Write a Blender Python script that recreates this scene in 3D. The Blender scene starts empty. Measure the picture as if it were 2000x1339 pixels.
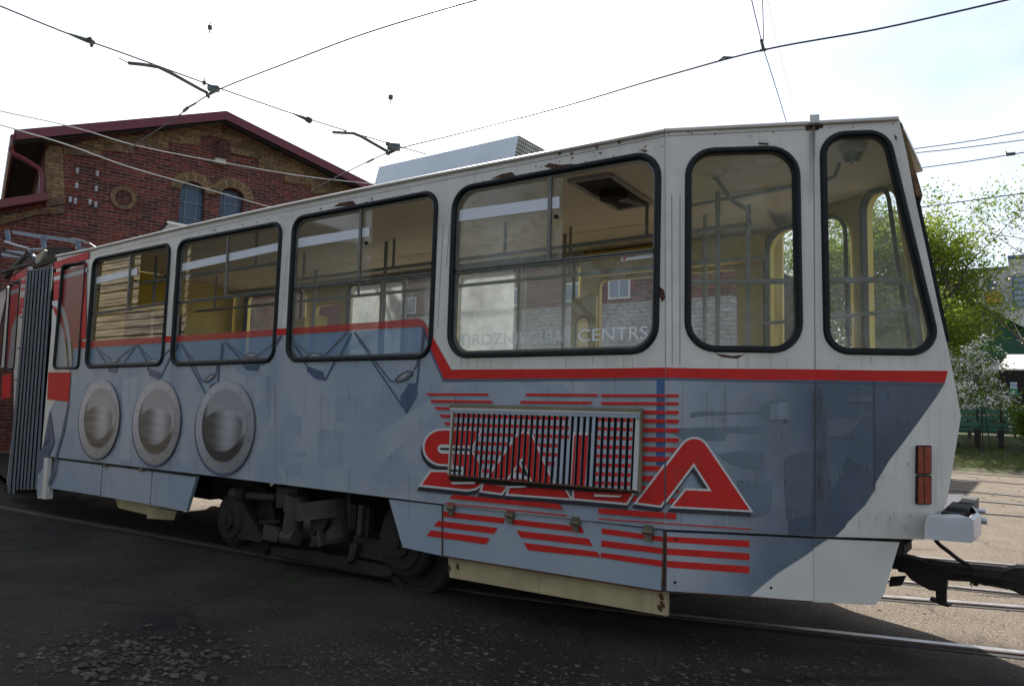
import bpy, bmesh, math, random
from math import sin, cos, pi, radians
from mathutils import Vector, Matrix
from mathutils.geometry import tessellate_polygon
random.seed(7)
S = bpy.context.scene
COL = S.collection
# ------------------------------------------------------------------ camera
F, YAW, PIT, ROL = 1450.0, .6182, .0891, .0258
CAM = Vector((0, -3.639, 1.25))
fwd = Vector((-sin(YAW)*cos(PIT), cos(YAW)*cos(PIT), sin(PIT)))
rt0 = Vector((cos(YAW), sin(YAW), 0)); up0 = rt0.cross(fwd)
RT = rt0*cos(ROL) + up0*sin(ROL); UP = up0*cos(ROL) - rt0*sin(ROL)
cd = bpy.data.cameras.new('camera'); cam = bpy.data.objects.new('camera', cd); COL.objects.link(cam)
cam.matrix_world = Matrix(((RT.x, UP.x, -fwd.x, CAM.x), (RT.y, UP.y, -fwd.y, CAM.y), (RT.z, UP.z, -fwd.z, CAM.z), (0, 0, 0, 1)))
cd.sensor_width = 36; cd.lens = 36*F/2000; cd.clip_start = .05; cd.clip_end = 2000
S.camera = cam
# ------------------------------------------------------------------ light
SUN_EL, SUN_AZ = radians(40), radians(-47)       # azimuth from +Y, clockwise seen from above
S.view_settings.view_transform = 'Standard'; S.view_settings.look = 'None'
S.view_settings.exposure = 1.42; S.view_settings.gamma = 1
w = bpy.data.worlds.new('World'); S.world = w; w.use_nodes = True
nt = w.node_tree; nt.nodes.clear(); N = nt.nodes.new; L = nt.links.new
sky = N('ShaderNodeTexSky'); sky.sky_type = 'NISHITA'; sky.sun_disc = False
sky.sun_elevation = SUN_EL; sky.sun_rotation = SUN_AZ; sky.dust_density = 1.6; sky.air_density = 1.0; sky.ozone_density = 1.5
tc = N('ShaderNodeTexCoord'); mp = N('ShaderNodeMapping'); mp.inputs['Scale'].default_value = (1.1, 1.1, 3.2); mp.inputs['Location'].default_value = (.35, .9, .2)
nz = N('ShaderNodeTexNoise'); nz.inputs['Scale'].default_value = 1.7; nz.inputs['Detail'].default_value = 7; nz.inputs['Roughness'].default_value = .55
cr = N('ShaderNodeValToRGB'); cr.color_ramp.elements[0].position = .36; cr.color_ramp.elements[1].position = .62
mx = N('ShaderNodeMixRGB'); mx.inputs['Color2'].default_value = (5.6, 5.7, 5.9, 1)
bg = N('ShaderNodeBackground'); bg.inputs['Strength'].default_value = .082
out = N('ShaderNodeOutputWorld')
L(tc.outputs['Generated'], mp.inputs['Vector']); L(mp.outputs[0], nz.inputs['Vector']); L(nz.outputs['Fac'], cr.inputs['Fac'])
ml = N('ShaderNodeMath'); ml.operation = 'MULTIPLY'; ml.inputs[1].default_value = .75
L(cr.outputs[0], ml.inputs[0]); L(ml.outputs[0], mx.inputs['Fac']); L(sky.outputs[0], mx.inputs['Color1'])
L(mx.outputs[0], bg.inputs['Color']); L(bg.outputs[0], out.inputs['Surface'])
sd = bpy.data.lights.new('sun', 'SUN'); sd.energy = 4.6; sd.angle = radians(.53); sd.color = (1, .95, .87)
so = bpy.data.objects.new('sun', sd); COL.objects.link(so)
sunv = Vector((sin(SUN_AZ)*cos(SUN_EL), cos(SUN_AZ)*cos(SUN_EL), sin(SUN_EL)))
so.rotation_euler = sunv.to_track_quat('Z', 'Y').to_euler(); so.location = (0, 0, 30)

# ------------------------------------------------------------------ geometry helpers
def ray(px):
    return fwd + RT*((px[0]-1000)/F) - UP*((px[1]-669.5)/F)
class Plane:
    """vertical plane through (ox,oy) along (dx,dy); its outward side faces the camera"""
    def __init__(s, o, d):
        s.o = Vector((o[0], o[1], 0)); s.d = Vector((d[0], d[1], 0)).normalized()
        s.n = Vector((s.d.y, -s.d.x, 0))
        if (CAM - s.o).dot(s.n) < 0: s.n = -s.n
    def hit(s, px, off=0.):
        r = ray(px); o = s.o + s.n*off
        return CAM + r*((o-CAM).dot(s.n)/r.dot(s.n))
    def sz(s, px):
        h = s.hit(px); return ((h-s.o).dot(s.d), h.z)
    def pt(s, sz, off=0.):
        v = s.o + s.d*sz[0] + s.n*off; return Vector((v.x, v.y, sz[1]))
def yhit(px, y): r = ray(px); return CAM + r*((y-CAM.y)/r.y)
def zhit(px, z): r = ray(px); return CAM + r*((z-CAM.z)/r.z)
class M:
    def __init__(s): s.v = []; s.f = []; s.m = []; s.uv = {}; s.mats = []; s.col = None
    def mi(s, mat):
        if mat not in s.mats: s.mats.append(mat)
        return s.mats.index(mat)
    def face(s, pts, mat, uv=None):
        i = len(s.v); s.v += [Vector(p) for p in pts]; s.f.append(tuple(range(i, i+len(pts)))); s.m.append(s.mi(mat))
        if uv: s.uv[len(s.f)-1] = uv
    def mesh(s, vs, fs, mat):
        i = len(s.v); s.v += [Vector(p) for p in vs]; k = s.mi(mat)
        for f in fs: s.f.append(tuple(i+j for j in f)); s.m.append(k)
    def box(s, a, b, mat):
        x0, y0, z0 = a; x1, y1, z1 = b
        s.mesh([(x0,y0,z0),(x1,y0,z0),(x1,y1,z0),(x0,y1,z0),(x0,y0,z1),(x1,y0,z1),(x1,y1,z1),(x0,y1,z1)],
               [(0,3,2,1),(4,5,6,7),(0,1,5,4),(1,2,6,5),(2,3,7,6),(3,0,4,7)], mat)
    def obox(s, c, ax, ay, az, mat):
        c = Vector(c); ax = Vector(ax); ay = Vector(ay); az = Vector(az)
        vs = [c+ax*i+ay*j+az*k for k in (-1,1) for (i,j) in ((-1,-1),(1,-1),(1,1),(-1,1))]
        s.mesh(vs, [(0,3,2,1),(4,5,6,7),(0,1,5,4),(1,2,6,5),(2,3,7,6),(3,0,4,7)], mat)
    def tube(s, pts, r, mat, n=8, caps=True):
        pts = [Vector(p) for p in pts]; rs = r if isinstance(r, (list, tuple)) else [r]*len(pts)
        vs = []; prev = None
        for i, p in enumerate(pts):
            d = (pts[min(i+1, len(pts)-1)] - pts[max(i-1, 0)])
            d = d.normalized() if d.length > 1e-9 else Vector((0,0,1))
            if prev is None:
                a = d.orthogonal().normalized()
            else:
                a = (prev - d*prev.dot(d)); a = a.normalized() if a.length > 1e-6 else d.orthogonal().normalized()
            prev = a; b = d.cross(a)
            vs += [p + (a*cos(2*pi*k/n) + b*sin(2*pi*k/n))*rs[i] for k in range(n)]
        fs = []
        for i in range(len(pts)-1):
            for k in range(n): fs.append((i*n+k, i*n+(k+1)%n, (i+1)*n+(k+1)%n, (i+1)*n+k))
        if caps: fs += [tuple(range(n))[::-1], tuple((len(pts)-1)*n+k for k in range(n))]
        s.mesh(vs, fs, mat)
    def lathe(s, c, axis, prof, mat, n=24):
        axis = Vector(axis).normalized(); a = axis.orthogonal().normalized(); b = axis.cross(a); c = Vector(c); vs = []
        for (h, r) in prof: vs += [c + axis*h + (a*cos(2*pi*k/n)+b*sin(2*pi*k/n))*r for k in range(n)]
        fs = [(i*n+k, i*n+(k+1)%n, (i+1)*n+(k+1)%n, (i+1)*n+k) for i in range(len(prof)-1) for k in range(n)]
        fs += [tuple(range(n))[::-1], tuple((len(prof)-1)*n+k for k in range(n))]
        s.mesh(vs, fs, mat)
    def slab(s, pl, loops, th, mat, off=0., inner=None):
        """flat plate on plane pl from loops in (s,z): outer then holes; front at off, back th behind"""
        tris = tessellate_polygon([[Vector((a, b, 0)) for a, b in lp] for lp in loops])
        flat = [q for lp in loops for q in lp]
        for t in tris:
            q = [flat[k] for k in t]
            s.face([pl.pt(p, off) for p in q], mat, q)
            if th: s.face([pl.pt(p, off-th) for p in q][::-1], inner or mat, q[::-1])
        if th:
            for lp in loops:
                for i in range(len(lp)):
                    a, b = lp[i], lp[(i+1) % len(lp)]
                    s.face([pl.pt(a, off), pl.pt(b, off), pl.pt(b, off-th), pl.pt(a, off-th)], mat, [a, b, b, a])
    def strip(s, pl, loops, offs, mat, seg=.166):
        n = len(loops[0])
        for j in range(len(loops)-1):
            for i in range(n):
                k = (i+1) % n
                s.face([pl.pt(loops[j][i], offs[j]), pl.pt(loops[j][k], offs[j]), pl.pt(loops[j+1][k], offs[j+1]), pl.pt(loops[j+1][i], offs[j+1])], mat, [(j*.24+.01, i*seg), (j*.24+.01, (i+1)*seg), (j*.24+.25, (i+1)*seg), (j*.24+.25, i*seg)])
    def build(s, name, parent=None, smooth=False, root=None, weld=False):
        me = bpy.data.meshes.new(name)
        o = bpy.data.objects.new(name, me)
        r = parent
        while r is not None and r.parent is not None: r = r.parent
        off = r.location.copy() if r is not None else Vector((0,0,0))
        me.from_pydata([tuple(v-off) for v in s.v], [], s.f)
        for m in s.mats: me.materials.append(m)
        me.polygons.foreach_set('material_index', s.m)
        if s.uv:
            ul = me.uv_layers.new(name='UVMap')
            for p in me.polygons:
                q = s.uv.get(p.index)
                if q:
                    for li, c in zip(p.loop_indices, q): ul.data[li].uv = c
        if weld:
            bm = bmesh.new(); bm.from_mesh(me); bmesh.ops.remove_doubles(bm, verts=bm.verts, dist=1e-4)
            bmesh.ops.recalc_face_normals(bm, faces=bm.faces); bm.to_mesh(me); bm.free()
        if smooth:
            for p in me.polygons: p.use_smooth = True
        me.update(); COL.objects.link(o)
        if parent is not None: o.parent = parent
        return o
def tag(o, label=None, cat=None, group=None, kind=None):
    if label: o['label'] = label
    if cat: o['category'] = cat
    if group: o['group'] = group
    if kind: o['kind'] = kind
    return o
def thing(name, label, cat, loc, group=None):
    o = bpy.data.objects.new(name, None); COL.objects.link(o); o.location = loc; o.empty_display_size = .2
    bpy.context.view_layer.update()
    return tag(o, label, cat, group)
# 2-D helpers
def isect(a, b, c, d):
    x1,y1 = a; x2,y2 = b; x3,y3 = c; x4,y4 = d
    D = (x1-x2)*(y3-y4)-(y1-y2)*(x3-x4); p = x1*y2-y1*x2; q = x3*y4-y3*x4
    return ((p*(x3-x4)-(x1-x2)*q)/D, (p*(y3-y4)-(y1-y2)*q)/D)
def area(p): return sum(p[i][0]*p[(i+1)%len(p)][1]-p[(i+1)%len(p)][0]*p[i][1] for i in range(len(p)))/2
def ccw(p): return list(p) if area(p) > 0 else list(p)[::-1]
def offset(p, d):
    """grow polygon by d (mitre)"""
    p = ccw(p); n = len(p); r = []
    for i in range(n):
        a, b, c = Vector(p[i-1]), Vector(p[i]), Vector(p[(i+1) % n])
        e1 = (b-a).normalized(); e2 = (c-b).normalized(); n1 = Vector((e1.y, -e1.x)); n2 = Vector((e2.y, -e2.x))
        k = 1+n1.dot(n2); m = (n1+n2)/max(k, .45); r.append((b.x+m.x*d, b.y+m.y*d))
    return r
def fillet(p, r, n=7):
    p = ccw(p); o = []; N_ = len(p)
    for i in range(N_):
        a, b, c = Vector(p[i-1]), Vector(p[i]), Vector(p[(i+1) % N_])
        u = (a-b).normalized(); v = (c-b).normalized(); ang = u.angle(v); rr = r[i] if isinstance(r, (list, tuple)) else r
        t = rr/math.tan(ang/2); ctr = b+(u+v).normalized()*(rr/sin(ang/2)); s0 = b+u*t; s1 = b+v*t
        a0 = math.atan2(s0.y-ctr.y, s0.x-ctr.x); a1 = math.atan2(s1.y-ctr.y, s1.x-ctr.x)
        da = (a1-a0+pi) % (2*pi)-pi
        for k in range(n+1): t_ = a0+da*k/n; o.append((ctr.x+rr*cos(t_), ctr.y+rr*sin(t_)))
    return o
def clip(poly, a, b, keep=1):
    """keep part of poly left of a->b (keep=1) or right (-1)"""
    def sd(p): return ((b[0]-a[0])*(p[1]-a[1])-(b[1]-a[1])*(p[0]-a[0]))*keep
    o = []
    for i in range(len(poly)):
        p, q = poly[i], poly[(i+1) % len(poly)]; sp, sq = sd(p), sd(q)
        if sp >= 0: o.append(p)
        if (sp > 0 and sq < 0) or (sp < 0 and sq > 0):
            t = sp/(sp-sq); o.append((p[0]+(q[0]-p[0])*t, p[1]+(q[1]-p[1])*t))
    return o if len(o) > 2 and abs(area(o)) > 1e-7 else []
def clip_in(poly, conv):
    conv = ccw(conv)
    for i in range(len(conv)):
        poly = clip(poly, conv[i], conv[(i+1) % len(conv)], 1)
        if not poly: return []
    return poly
def subtract(poly, conv):
    conv = ccw(conv); o = []
    xs = [p[0] for p in conv]; ys = [p[1] for p in conv]
    if max(p[0] for p in poly) < min(xs) or min(p[0] for p in poly) > max(xs) or max(p[1] for p in poly) < min(ys) or min(p[1] for p in poly) > max(ys): return [poly]
    for i in range(len(conv)):
        q = clip(poly, conv[i], conv[(i+1) % len(conv)], -1)
        if q: o.append(q)
        poly = clip(poly, conv[i], conv[(i+1) % len(conv)], 1)
        if not poly: break
    return o
def tess(p):
    p = list(p)
    return [[p[k] for k in t] for t in tessellate_polygon([[Vector((a, b, 0)) for a, b in p]])]
def line(a, b, w_):
    a = Vector(a); b = Vector(b); d = (b-a).normalized()*w_/2; n = Vector((-d.y, d.x))
    return [tuple(a+n), tuple(b+n), tuple(b-n), tuple(a-n)]
def ell(c, a, b, rot=0, n=20):
    return [(c[0]+a*cos(2*pi*i/n)*cos(rot)-b*sin(2*pi*i/n)*sin(rot), c[1]+a*cos(2*pi*i/n)*sin(rot)+b*sin(2*pi*i/n)*cos(rot)) for i in range(n)]

# ------------------------------------------------------------------ materials
def nodes(name):
    m = bpy.data.materials.new(name); m.use_nodes = True; t = m.node_tree; t.nodes.clear()
    return m, t, t.nodes.new, t.links.new
def mat(name, c, rough=.6, metal=0, var=.15, scale=6, dirt=0, dirtc=(.05, .04, .03), bump=0, bscale=60, streak=False, c2=None, c2pos=(.42, .6), c2scale=1.5, coat=0, detail=6, spec=.4, grad=False):
    m, t, N, L = nodes(name)
    b = N('ShaderNodeBsdfPrincipled'); o = N('ShaderNodeOutputMaterial'); L(b.outputs[0], o.inputs[0])
    b.inputs['Roughness'].default_value = rough; b.inputs['Metallic'].default_value = metal
    b.inputs['Coat Weight'].default_value = coat; b.inputs['Coat Roughness'].default_value = .15; b.inputs['Specular IOR Level'].default_value = spec
    tc = N('ShaderNodeTexCoord'); src = tc.outputs['Object']
    def noise(sc, det=detail, vec=None, ro=.6):
        n = N('ShaderNodeTexNoise'); n.inputs['Scale'].default_value = sc; n.inputs['Detail'].default_value = det; n.inputs['Roughness'].default_value = ro
        L(vec or src, n.inputs['Vector']); return n.outputs['Fac']
    def ramp(f, p0, p1):
        r = N('ShaderNodeValToRGB'); r.color_ramp.elements[0].position = p0; r.color_ramp.elements[1].position = p1; L(f, r.inputs[0]); return r.outputs[0]
    def mix(f, a, bb):
        x = N('ShaderNodeMixRGB')
        if isinstance(f, float): x.inputs[0].default_value = f
        else: L(f, x.inputs[0])
        for k, q in ((1, a), (2, bb)):
            if isinstance(q, tuple): x.inputs[k].default_value = (*q[:3], 1)
            else: L(q, x.inputs[k])
        return x.outputs[0]
    base = tuple(c)
    if c2: base = mix(ramp(noise(c2scale, 3), *c2pos), base, tuple(c2))
    dk = tuple(x*(1-var) for x in c); lt = tuple(min(1, x*(1+var)) for x in c)
    if c2 is None: base = mix(ramp(noise(scale), .3, .7), dk, lt)
    else:
        v = N('ShaderNodeHueSaturation'); mr = N('ShaderNodeMapRange'); mr.inputs[3].default_value = 1-var; mr.inputs[4].default_value = 1+var
        L(noise(scale), mr.inputs[0]); L(mr.outputs[0], v.inputs['Value']); L(base, v.inputs['Color']); base = v.outputs[0]
    if grad:
        sx = N('ShaderNodeSeparateXYZ'); L(src, sx.inputs[0]); ad = N('ShaderNodeMath'); ad.operation = 'MULTIPLY_ADD'; ad.inputs[1].default_value = .8; L(noise(1.7, 6), ad.inputs[0]); L(sx.outputs['X'], ad.inputs[2])
        mr0 = N('ShaderNodeMapRange'); mr0.inputs[1].default_value = 3.75; mr0.inputs[2].default_value = 4.60; mr0.interpolation_type = 'SMOOTHSTEP'; L(ad.outputs[0], mr0.inputs[0]); base = mix(mr0.outputs[0], base, (.075, .105, .145))
    if dirt:
        f1 = ramp(noise(2.3, 8), .5, .78); x = N('ShaderNodeMath'); x.operation = 'MULTIPLY'; x.inputs[1].default_value = dirt; L(f1, x.inputs[0])
        base = mix(x.outputs[0], base, tuple(dirtc))
    if streak:
        mp = N('ShaderNodeMapping'); mp.inputs['Scale'].default_value = (28, 28, 1.1); L(src, mp.inputs['Vector'])
        f2 = ramp(noise(1.0, 5, mp.outputs[0]), .55, .85); x = N('ShaderNodeMath'); x.operation = 'MULTIPLY'; x.inputs[1].default_value = .38; L(f2, x.inputs[0])
        base = mix(x.outputs[0], base, tuple(dirtc))
    L(base, b.inputs['Base Color'])
    mr = N('ShaderNodeMapRange'); mr.inputs[3].default_value = max(0, rough-.1); mr.inputs[4].default_value = min(1, rough+.12)
    L(noise(scale*1.7), mr.inputs[0]); L(mr.outputs[0], b.inputs['Roughness'])
    if bump:
        bp = N('ShaderNodeBump'); bp.inputs['Strength'].default_value = bump; bp.inputs['Distance'].default_value = .02
        L(noise(bscale, 8), bp.inputs['Height']); L(bp.outputs[0], b.inputs['Normal'])
    return m
def glass(name, dust=.12, dustc=(.7, .72, .7), tint=(.93, .96, .95), dscale=3., film=None, lowdust=0., refl=1.):
    m, t, N, L = nodes(name); o = N('ShaderNodeOutputMaterial')
    tr = N('ShaderNodeBsdfTransparent'); tr.inputs[0].default_value = (*tint, 1)
    gl = N('ShaderNodeBsdfGlossy'); gl.inputs['Roughness'].default_value = .012 if lowdust == 0 else .04; gl.inputs[0].default_value = (refl, refl, refl, 1)
    fr = N('ShaderNodeFresnel'); fr.inputs[0].default_value = 1.55
    fm = N('ShaderNodeMath'); fm.operation = 'MULTIPLY'; fm.inputs[1].default_value = 1.45; fm.use_clamp = True; L(fr.outputs[0], fm.inputs[0])
    mx = N('ShaderNodeMixShader'); L(fm.outputs[0], mx.inputs[0]); L(tr.outputs[0], mx.inputs[1]); L(gl.outputs[0], mx.inputs[2])
    tc = N('ShaderNodeTexCoord'); nz = N('ShaderNodeTexNoise'); nz.inputs['Scale'].default_value = dscale; nz.inputs['Detail'].default_value = 8; nz.inputs['Roughness'].default_value = .65
    L(tc.outputs['Object'], nz.inputs['Vector'])
    mr = N('ShaderNodeMapRange'); mr.inputs[1].default_value = .3; mr.inputs[2].default_value = .75; mr.inputs[3].default_value = dust*.5; mr.inputs[4].default_value = dust*1.7
    L(nz.outputs['Fac'], mr.inputs[0]); fac = mr.outputs[0]
    if lowdust:
        sx = N('ShaderNodeSeparateXYZ'); L(tc.outputs['Object'], sx.inputs[0])
        m2 = N('ShaderNodeMapRange'); m2.inputs[1].default_value = 2.55; m2.inputs[2].default_value = 1.5; m2.inputs[3].default_value = 0; m2.inputs[4].default_value = lowdust
        L(sx.outputs['Z'], m2.inputs[0]); ad = N('ShaderNodeMath'); ad.operation = 'ADD'; ad.use_clamp = True; L(m2.outputs[0], ad.inputs[0]); L(fac, ad.inputs[1]); fac = ad.outputs[0]
    df = N('ShaderNodeBsdfDiffuse'); tl = N('ShaderNodeBsdfTranslucent'); md = N('ShaderNodeMixShader'); md.inputs[0].default_value = .5
    if film: df.inputs[0].default_value = (*film, 1); tl.inputs[0].default_value = (*film, 1); md.inputs[0].default_value = .15
    else: df.inputs[0].default_value = (*dustc, 1); tl.inputs[0].default_value = (*dustc, 1)
    L(df.outputs[0], md.inputs[1]); L(tl.outputs[0], md.inputs[2])
    m2 = N('ShaderNodeMixShader'); L(fac, m2.inputs[0]); L(mx.outputs[0], m2.inputs[1]); L(md.outputs[0], m2.inputs[2]); L(m2.outputs[0], o.inputs[0])
    return m
def film(name, c, op=.7):
    m, t, N, L = nodes(name); o = N('ShaderNodeOutputMaterial')
    tr = N('ShaderNodeBsdfTransparent'); b = N('ShaderNodeBsdfPrincipled'); b.inputs['Base Color'].default_value = (*c, 1); b.inputs['Roughness'].default_value = .35
    mx = N('ShaderNodeMixShader'); mx.inputs[0].default_value = op; L(tr.outputs[0], mx.inputs[1]); L(b.outputs[0], mx.inputs[2]); L(mx.outputs[0], o.inputs[0])
    return m
def brick(name, c1, c2, mortar, bw=.26, rh=.083, ms=.011, off=.5, blotch=.5, dark=(.03, .02, .018), tint=None):
    m, t, N, L = nodes(name); o = N('ShaderNodeOutputMaterial'); b = N('ShaderNodeBsdfPrincipled'); b.inputs['Roughness'].default_value = .9; b.inputs['Specular IOR Level'].default_value = .2
    uv = N('ShaderNodeTexCoord'); br = N('ShaderNodeTexBrick'); br.inputs['Scale'].default_value = 1; br.inputs['Brick Width'].default_value = bw; br.inputs['Row Height'].default_value = rh
    br.inputs['Mortar Size'].default_value = ms; br.inputs['Mortar Smooth'].default_value = .3; br.inputs['Bias'].default_value = -.1; br.offset = off
    br.inputs['Color1'].default_value = (*c1, 1); br.inputs['Color2'].default_value = (*c2, 1); br.inputs['Mortar'].default_value = (*mortar, 1)
    nw = N('ShaderNodeTexNoise'); nw.inputs['Scale'].default_value = 3; L(uv.outputs['UV'], nw.inputs['Vector'])
    va = N('ShaderNodeMixRGB'); va.inputs[0].default_value = .012; L(uv.outputs['UV'], va.inputs[1]); L(nw.outputs['Color'], va.inputs[2]); L(va.outputs[0], br.inputs['Vector'])
    def nn(sc, p0, p1, d=6):
        n = N('ShaderNodeTexNoise'); n.inputs['Scale'].default_value = sc; n.inputs['Detail'].default_value = d; L(uv.outputs['UV'], n.inputs['Vector'])
        r = N('ShaderNodeValToRGB'); r.color_ramp.elements[0].position = p0; r.color_ramp.elements[1].position = p1; L(n.outputs['Fac'], r.inputs[0]); return r.outputs[0]
    m1 = N('ShaderNodeMixRGB'); m1.blend_type = 'MULTIPLY'; m1.inputs[0].default_value = .55; L(br.outputs['Color'], m1.inputs[1]); L(nn(9, .25, .7), m1.inputs[2])
    f = N('ShaderNodeMath'); f.operation = 'MULTIPLY'; f.inputs[1].default_value = blotch; L(nn(.9, .48, .75, 8), f.inputs[0])
    m2 = N('ShaderNodeMixRGB'); L(f.outputs[0], m2.inputs[0]); L(m1.outputs[0], m2.inputs[1]); m2.inputs[2].default_value = (*dark, 1)
    L(m2.outputs[0], b.inputs['Base Color'])
    bp = N('ShaderNodeBump'); bp.inputs['Strength'].default_value = .6; bp.inputs['Distance'].default_value = .01; bp.invert = True; L(br.outputs['Fac'], bp.inputs['Height']); L(bp.outputs[0], b.inputs['Normal'])
    L(b.outputs[0], o.inputs[0]); return m
def leafmat(name, c, c2, tr=.45):
    m, t, N, L = nodes(name); o = N('ShaderNodeOutputMaterial'); d = N('ShaderNodeBsdfDiffuse'); tl = N('ShaderNodeBsdfTranslucent'); mx = N('ShaderNodeMixShader'); mx.inputs[0].default_value = tr
    tc = N('ShaderNodeTexCoord'); n = N('ShaderNodeTexNoise'); n.inputs['Scale'].default_value = 1.3; n.inputs['Detail'].default_value = 5; L(tc.outputs['Object'], n.inputs['Vector'])
    r = N('ShaderNodeValToRGB'); r.color_ramp.elements[0].position = .35; r.color_ramp.elements[1].position = .65; r.color_ramp.elements[0].color = (*c, 1); r.color_ramp.elements[1].color = (*c2, 1)
    L(n.outputs['Fac'], r.inputs[0]); L(r.outputs[0], d.inputs[0]); L(r.outputs[0], tl.inputs[0]); L(d.outputs[0], mx.inputs[1]); L(tl.outputs[0], mx.inputs[2]); L(mx.outputs[0], o.inputs[0])
    return m

WHITE = mat('white_paint', (.61, .58, .53), .42, var=.06, scale=5, dirt=.42, dirtc=(.22, .19, .15), streak=True, coat=.25, bump=.06, bscale=3)
PLAIN = mat('clean_white_paint', (.61, .58, .53), .4, var=.05, dirt=.2, dirtc=(.3, .27, .22), coat=.3)
RED = mat('red_print', (.50, .018, .014), .5, var=.1, scale=9, dirt=.15, dirtc=(.2, .03, .02), coat=0, spec=.25)
WRAP = mat('blue_grey_print', (.345, .362, .388), .42, var=.05, scale=14, c2=(.235, .29, .355), c2pos=(.38, .62), c2scale=2.1, dirt=.16, dirtc=(.2, .2, .2), streak=True, coat=.1, bump=.06, bscale=3, spec=.3, grad=True)
SILH = mat('faint_blue_print', (.255, .305, .375), .38, var=.08, dirt=.15, streak=True, coat=.2)
DSIL = mat('dark_utensil_print', (.085, .11, .145), .36, var=.15, streak=True, coat=.2)
DBLUE = mat('deep_blue_print', (.03, .09, .24), .36, var=.15, dirt=.2, coat=.2)
SHAD = mat('navy_print', (.055, .085, .15), .4, var=.1, coat=.2)
BLACKP = mat('black_print', (.018, .02, .028), .35, var=.1, coat=.2)
OUTL = mat('light_outline_print', (.56, .55, .54), .38, var=.05, dirt=.1, coat=.2)
RUBBER = mat('window_rubber', (.007, .010, .012), .5, var=.3, scale=20, dirt=.12, dirtc=(.05, .05, .045), spec=.25)
ALU = mat('window_aluminium', (.16, .155, .14), .45, metal=.6, var=.25, scale=15)
ALUP = mat('aluminium_sheet', (.50, .54, .57), .35, metal=.55, var=.05)
STEEL = mat('bright_rail_steel', (.45, .43, .42), .38, metal=.9, var=.2, scale=12)
RAILD = mat('rail_side_rust', (.07, .045, .035), .8, var=.3)
RUST = mat('rust', (.085, .035, .018), .9, var=.5, scale=40, bump=.3)
BEIGE = mat('old_beige_paint', (.40, .325, .185), .6, var=.1, scale=7, dirt=.35, dirtc=(.1, .06, .035), streak=True)
BOGIE = mat('grimy_bogie_steel', (.016, .012, .009), .75, var=.4, scale=9, dirt=.6, dirtc=(.05, .028, .015), bump=.2)
BOGIE2 = mat('grimy_grey_damper', (.045, .039, .032), .65, var=.3, scale=9, dirt=.5, dirtc=(.03, .018, .012), bump=.1)
DARK = mat('dark_underframe', (.02, .018, .016), .9, var=.4)
BELLOW = mat('bellows_rubber', (.10, .118, .14), .6, var=.2, scale=4, dirt=.3, dirtc=(.05, .05, .05), streak=True)
YELL = mat('yellow_interior', (.52, .41, .075), .5, var=.08, dirt=.2, dirtc=(.25, .17, .06))
CEIL = mat('cream_ceiling', (.62, .56, .47), .6, var=.06, dirt=.15, dirtc=(.35, .3, .22))
GREYIN = mat('grey_interior', (.33, .33, .33), .6, var=.1)
TUBE = mat('grey_handrail', (.24, .27, .28), .4, var=.15, scale=20)
FLOORM = mat('dark_floor', (.05, .045, .04), .8, var=.2)
AMBER = mat('amber_lens', (.22, .03, .006), .3, var=.3, scale=30, dirt=.3, dirtc=(.08, .02, .01), coat=.6, bump=.2, bscale=40)
GLS = glass('clear_window_glass', .05)
GLD = glass('dusty_window_glass', .09, lowdust=.24, dustc=(.66, .66, .62), refl=1.)
GLC = glass('hazy_window_glass', .10, lowdust=.20, dustc=(.66, .64, .57), refl=.9)
GLW = glass('frosted_window_glass', .5)
FLW = film('white_window_band', (.66, .7, .75), .9)
FBL = film('blue_window_film', (.15, .245, .37), .80)
FRD = film('red_window_film', (.38, .025, .022), .85)
FGR = film('grey_window_film', (.30, .31, .32), .82)
FDB = film('navy_window_film', (.045, .08, .14), .85)
LETT = film('pale_lettering', (.72, .75, .78), .95)
LETT2 = film('worn_lettering', (.68, .72, .76), .6)

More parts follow.
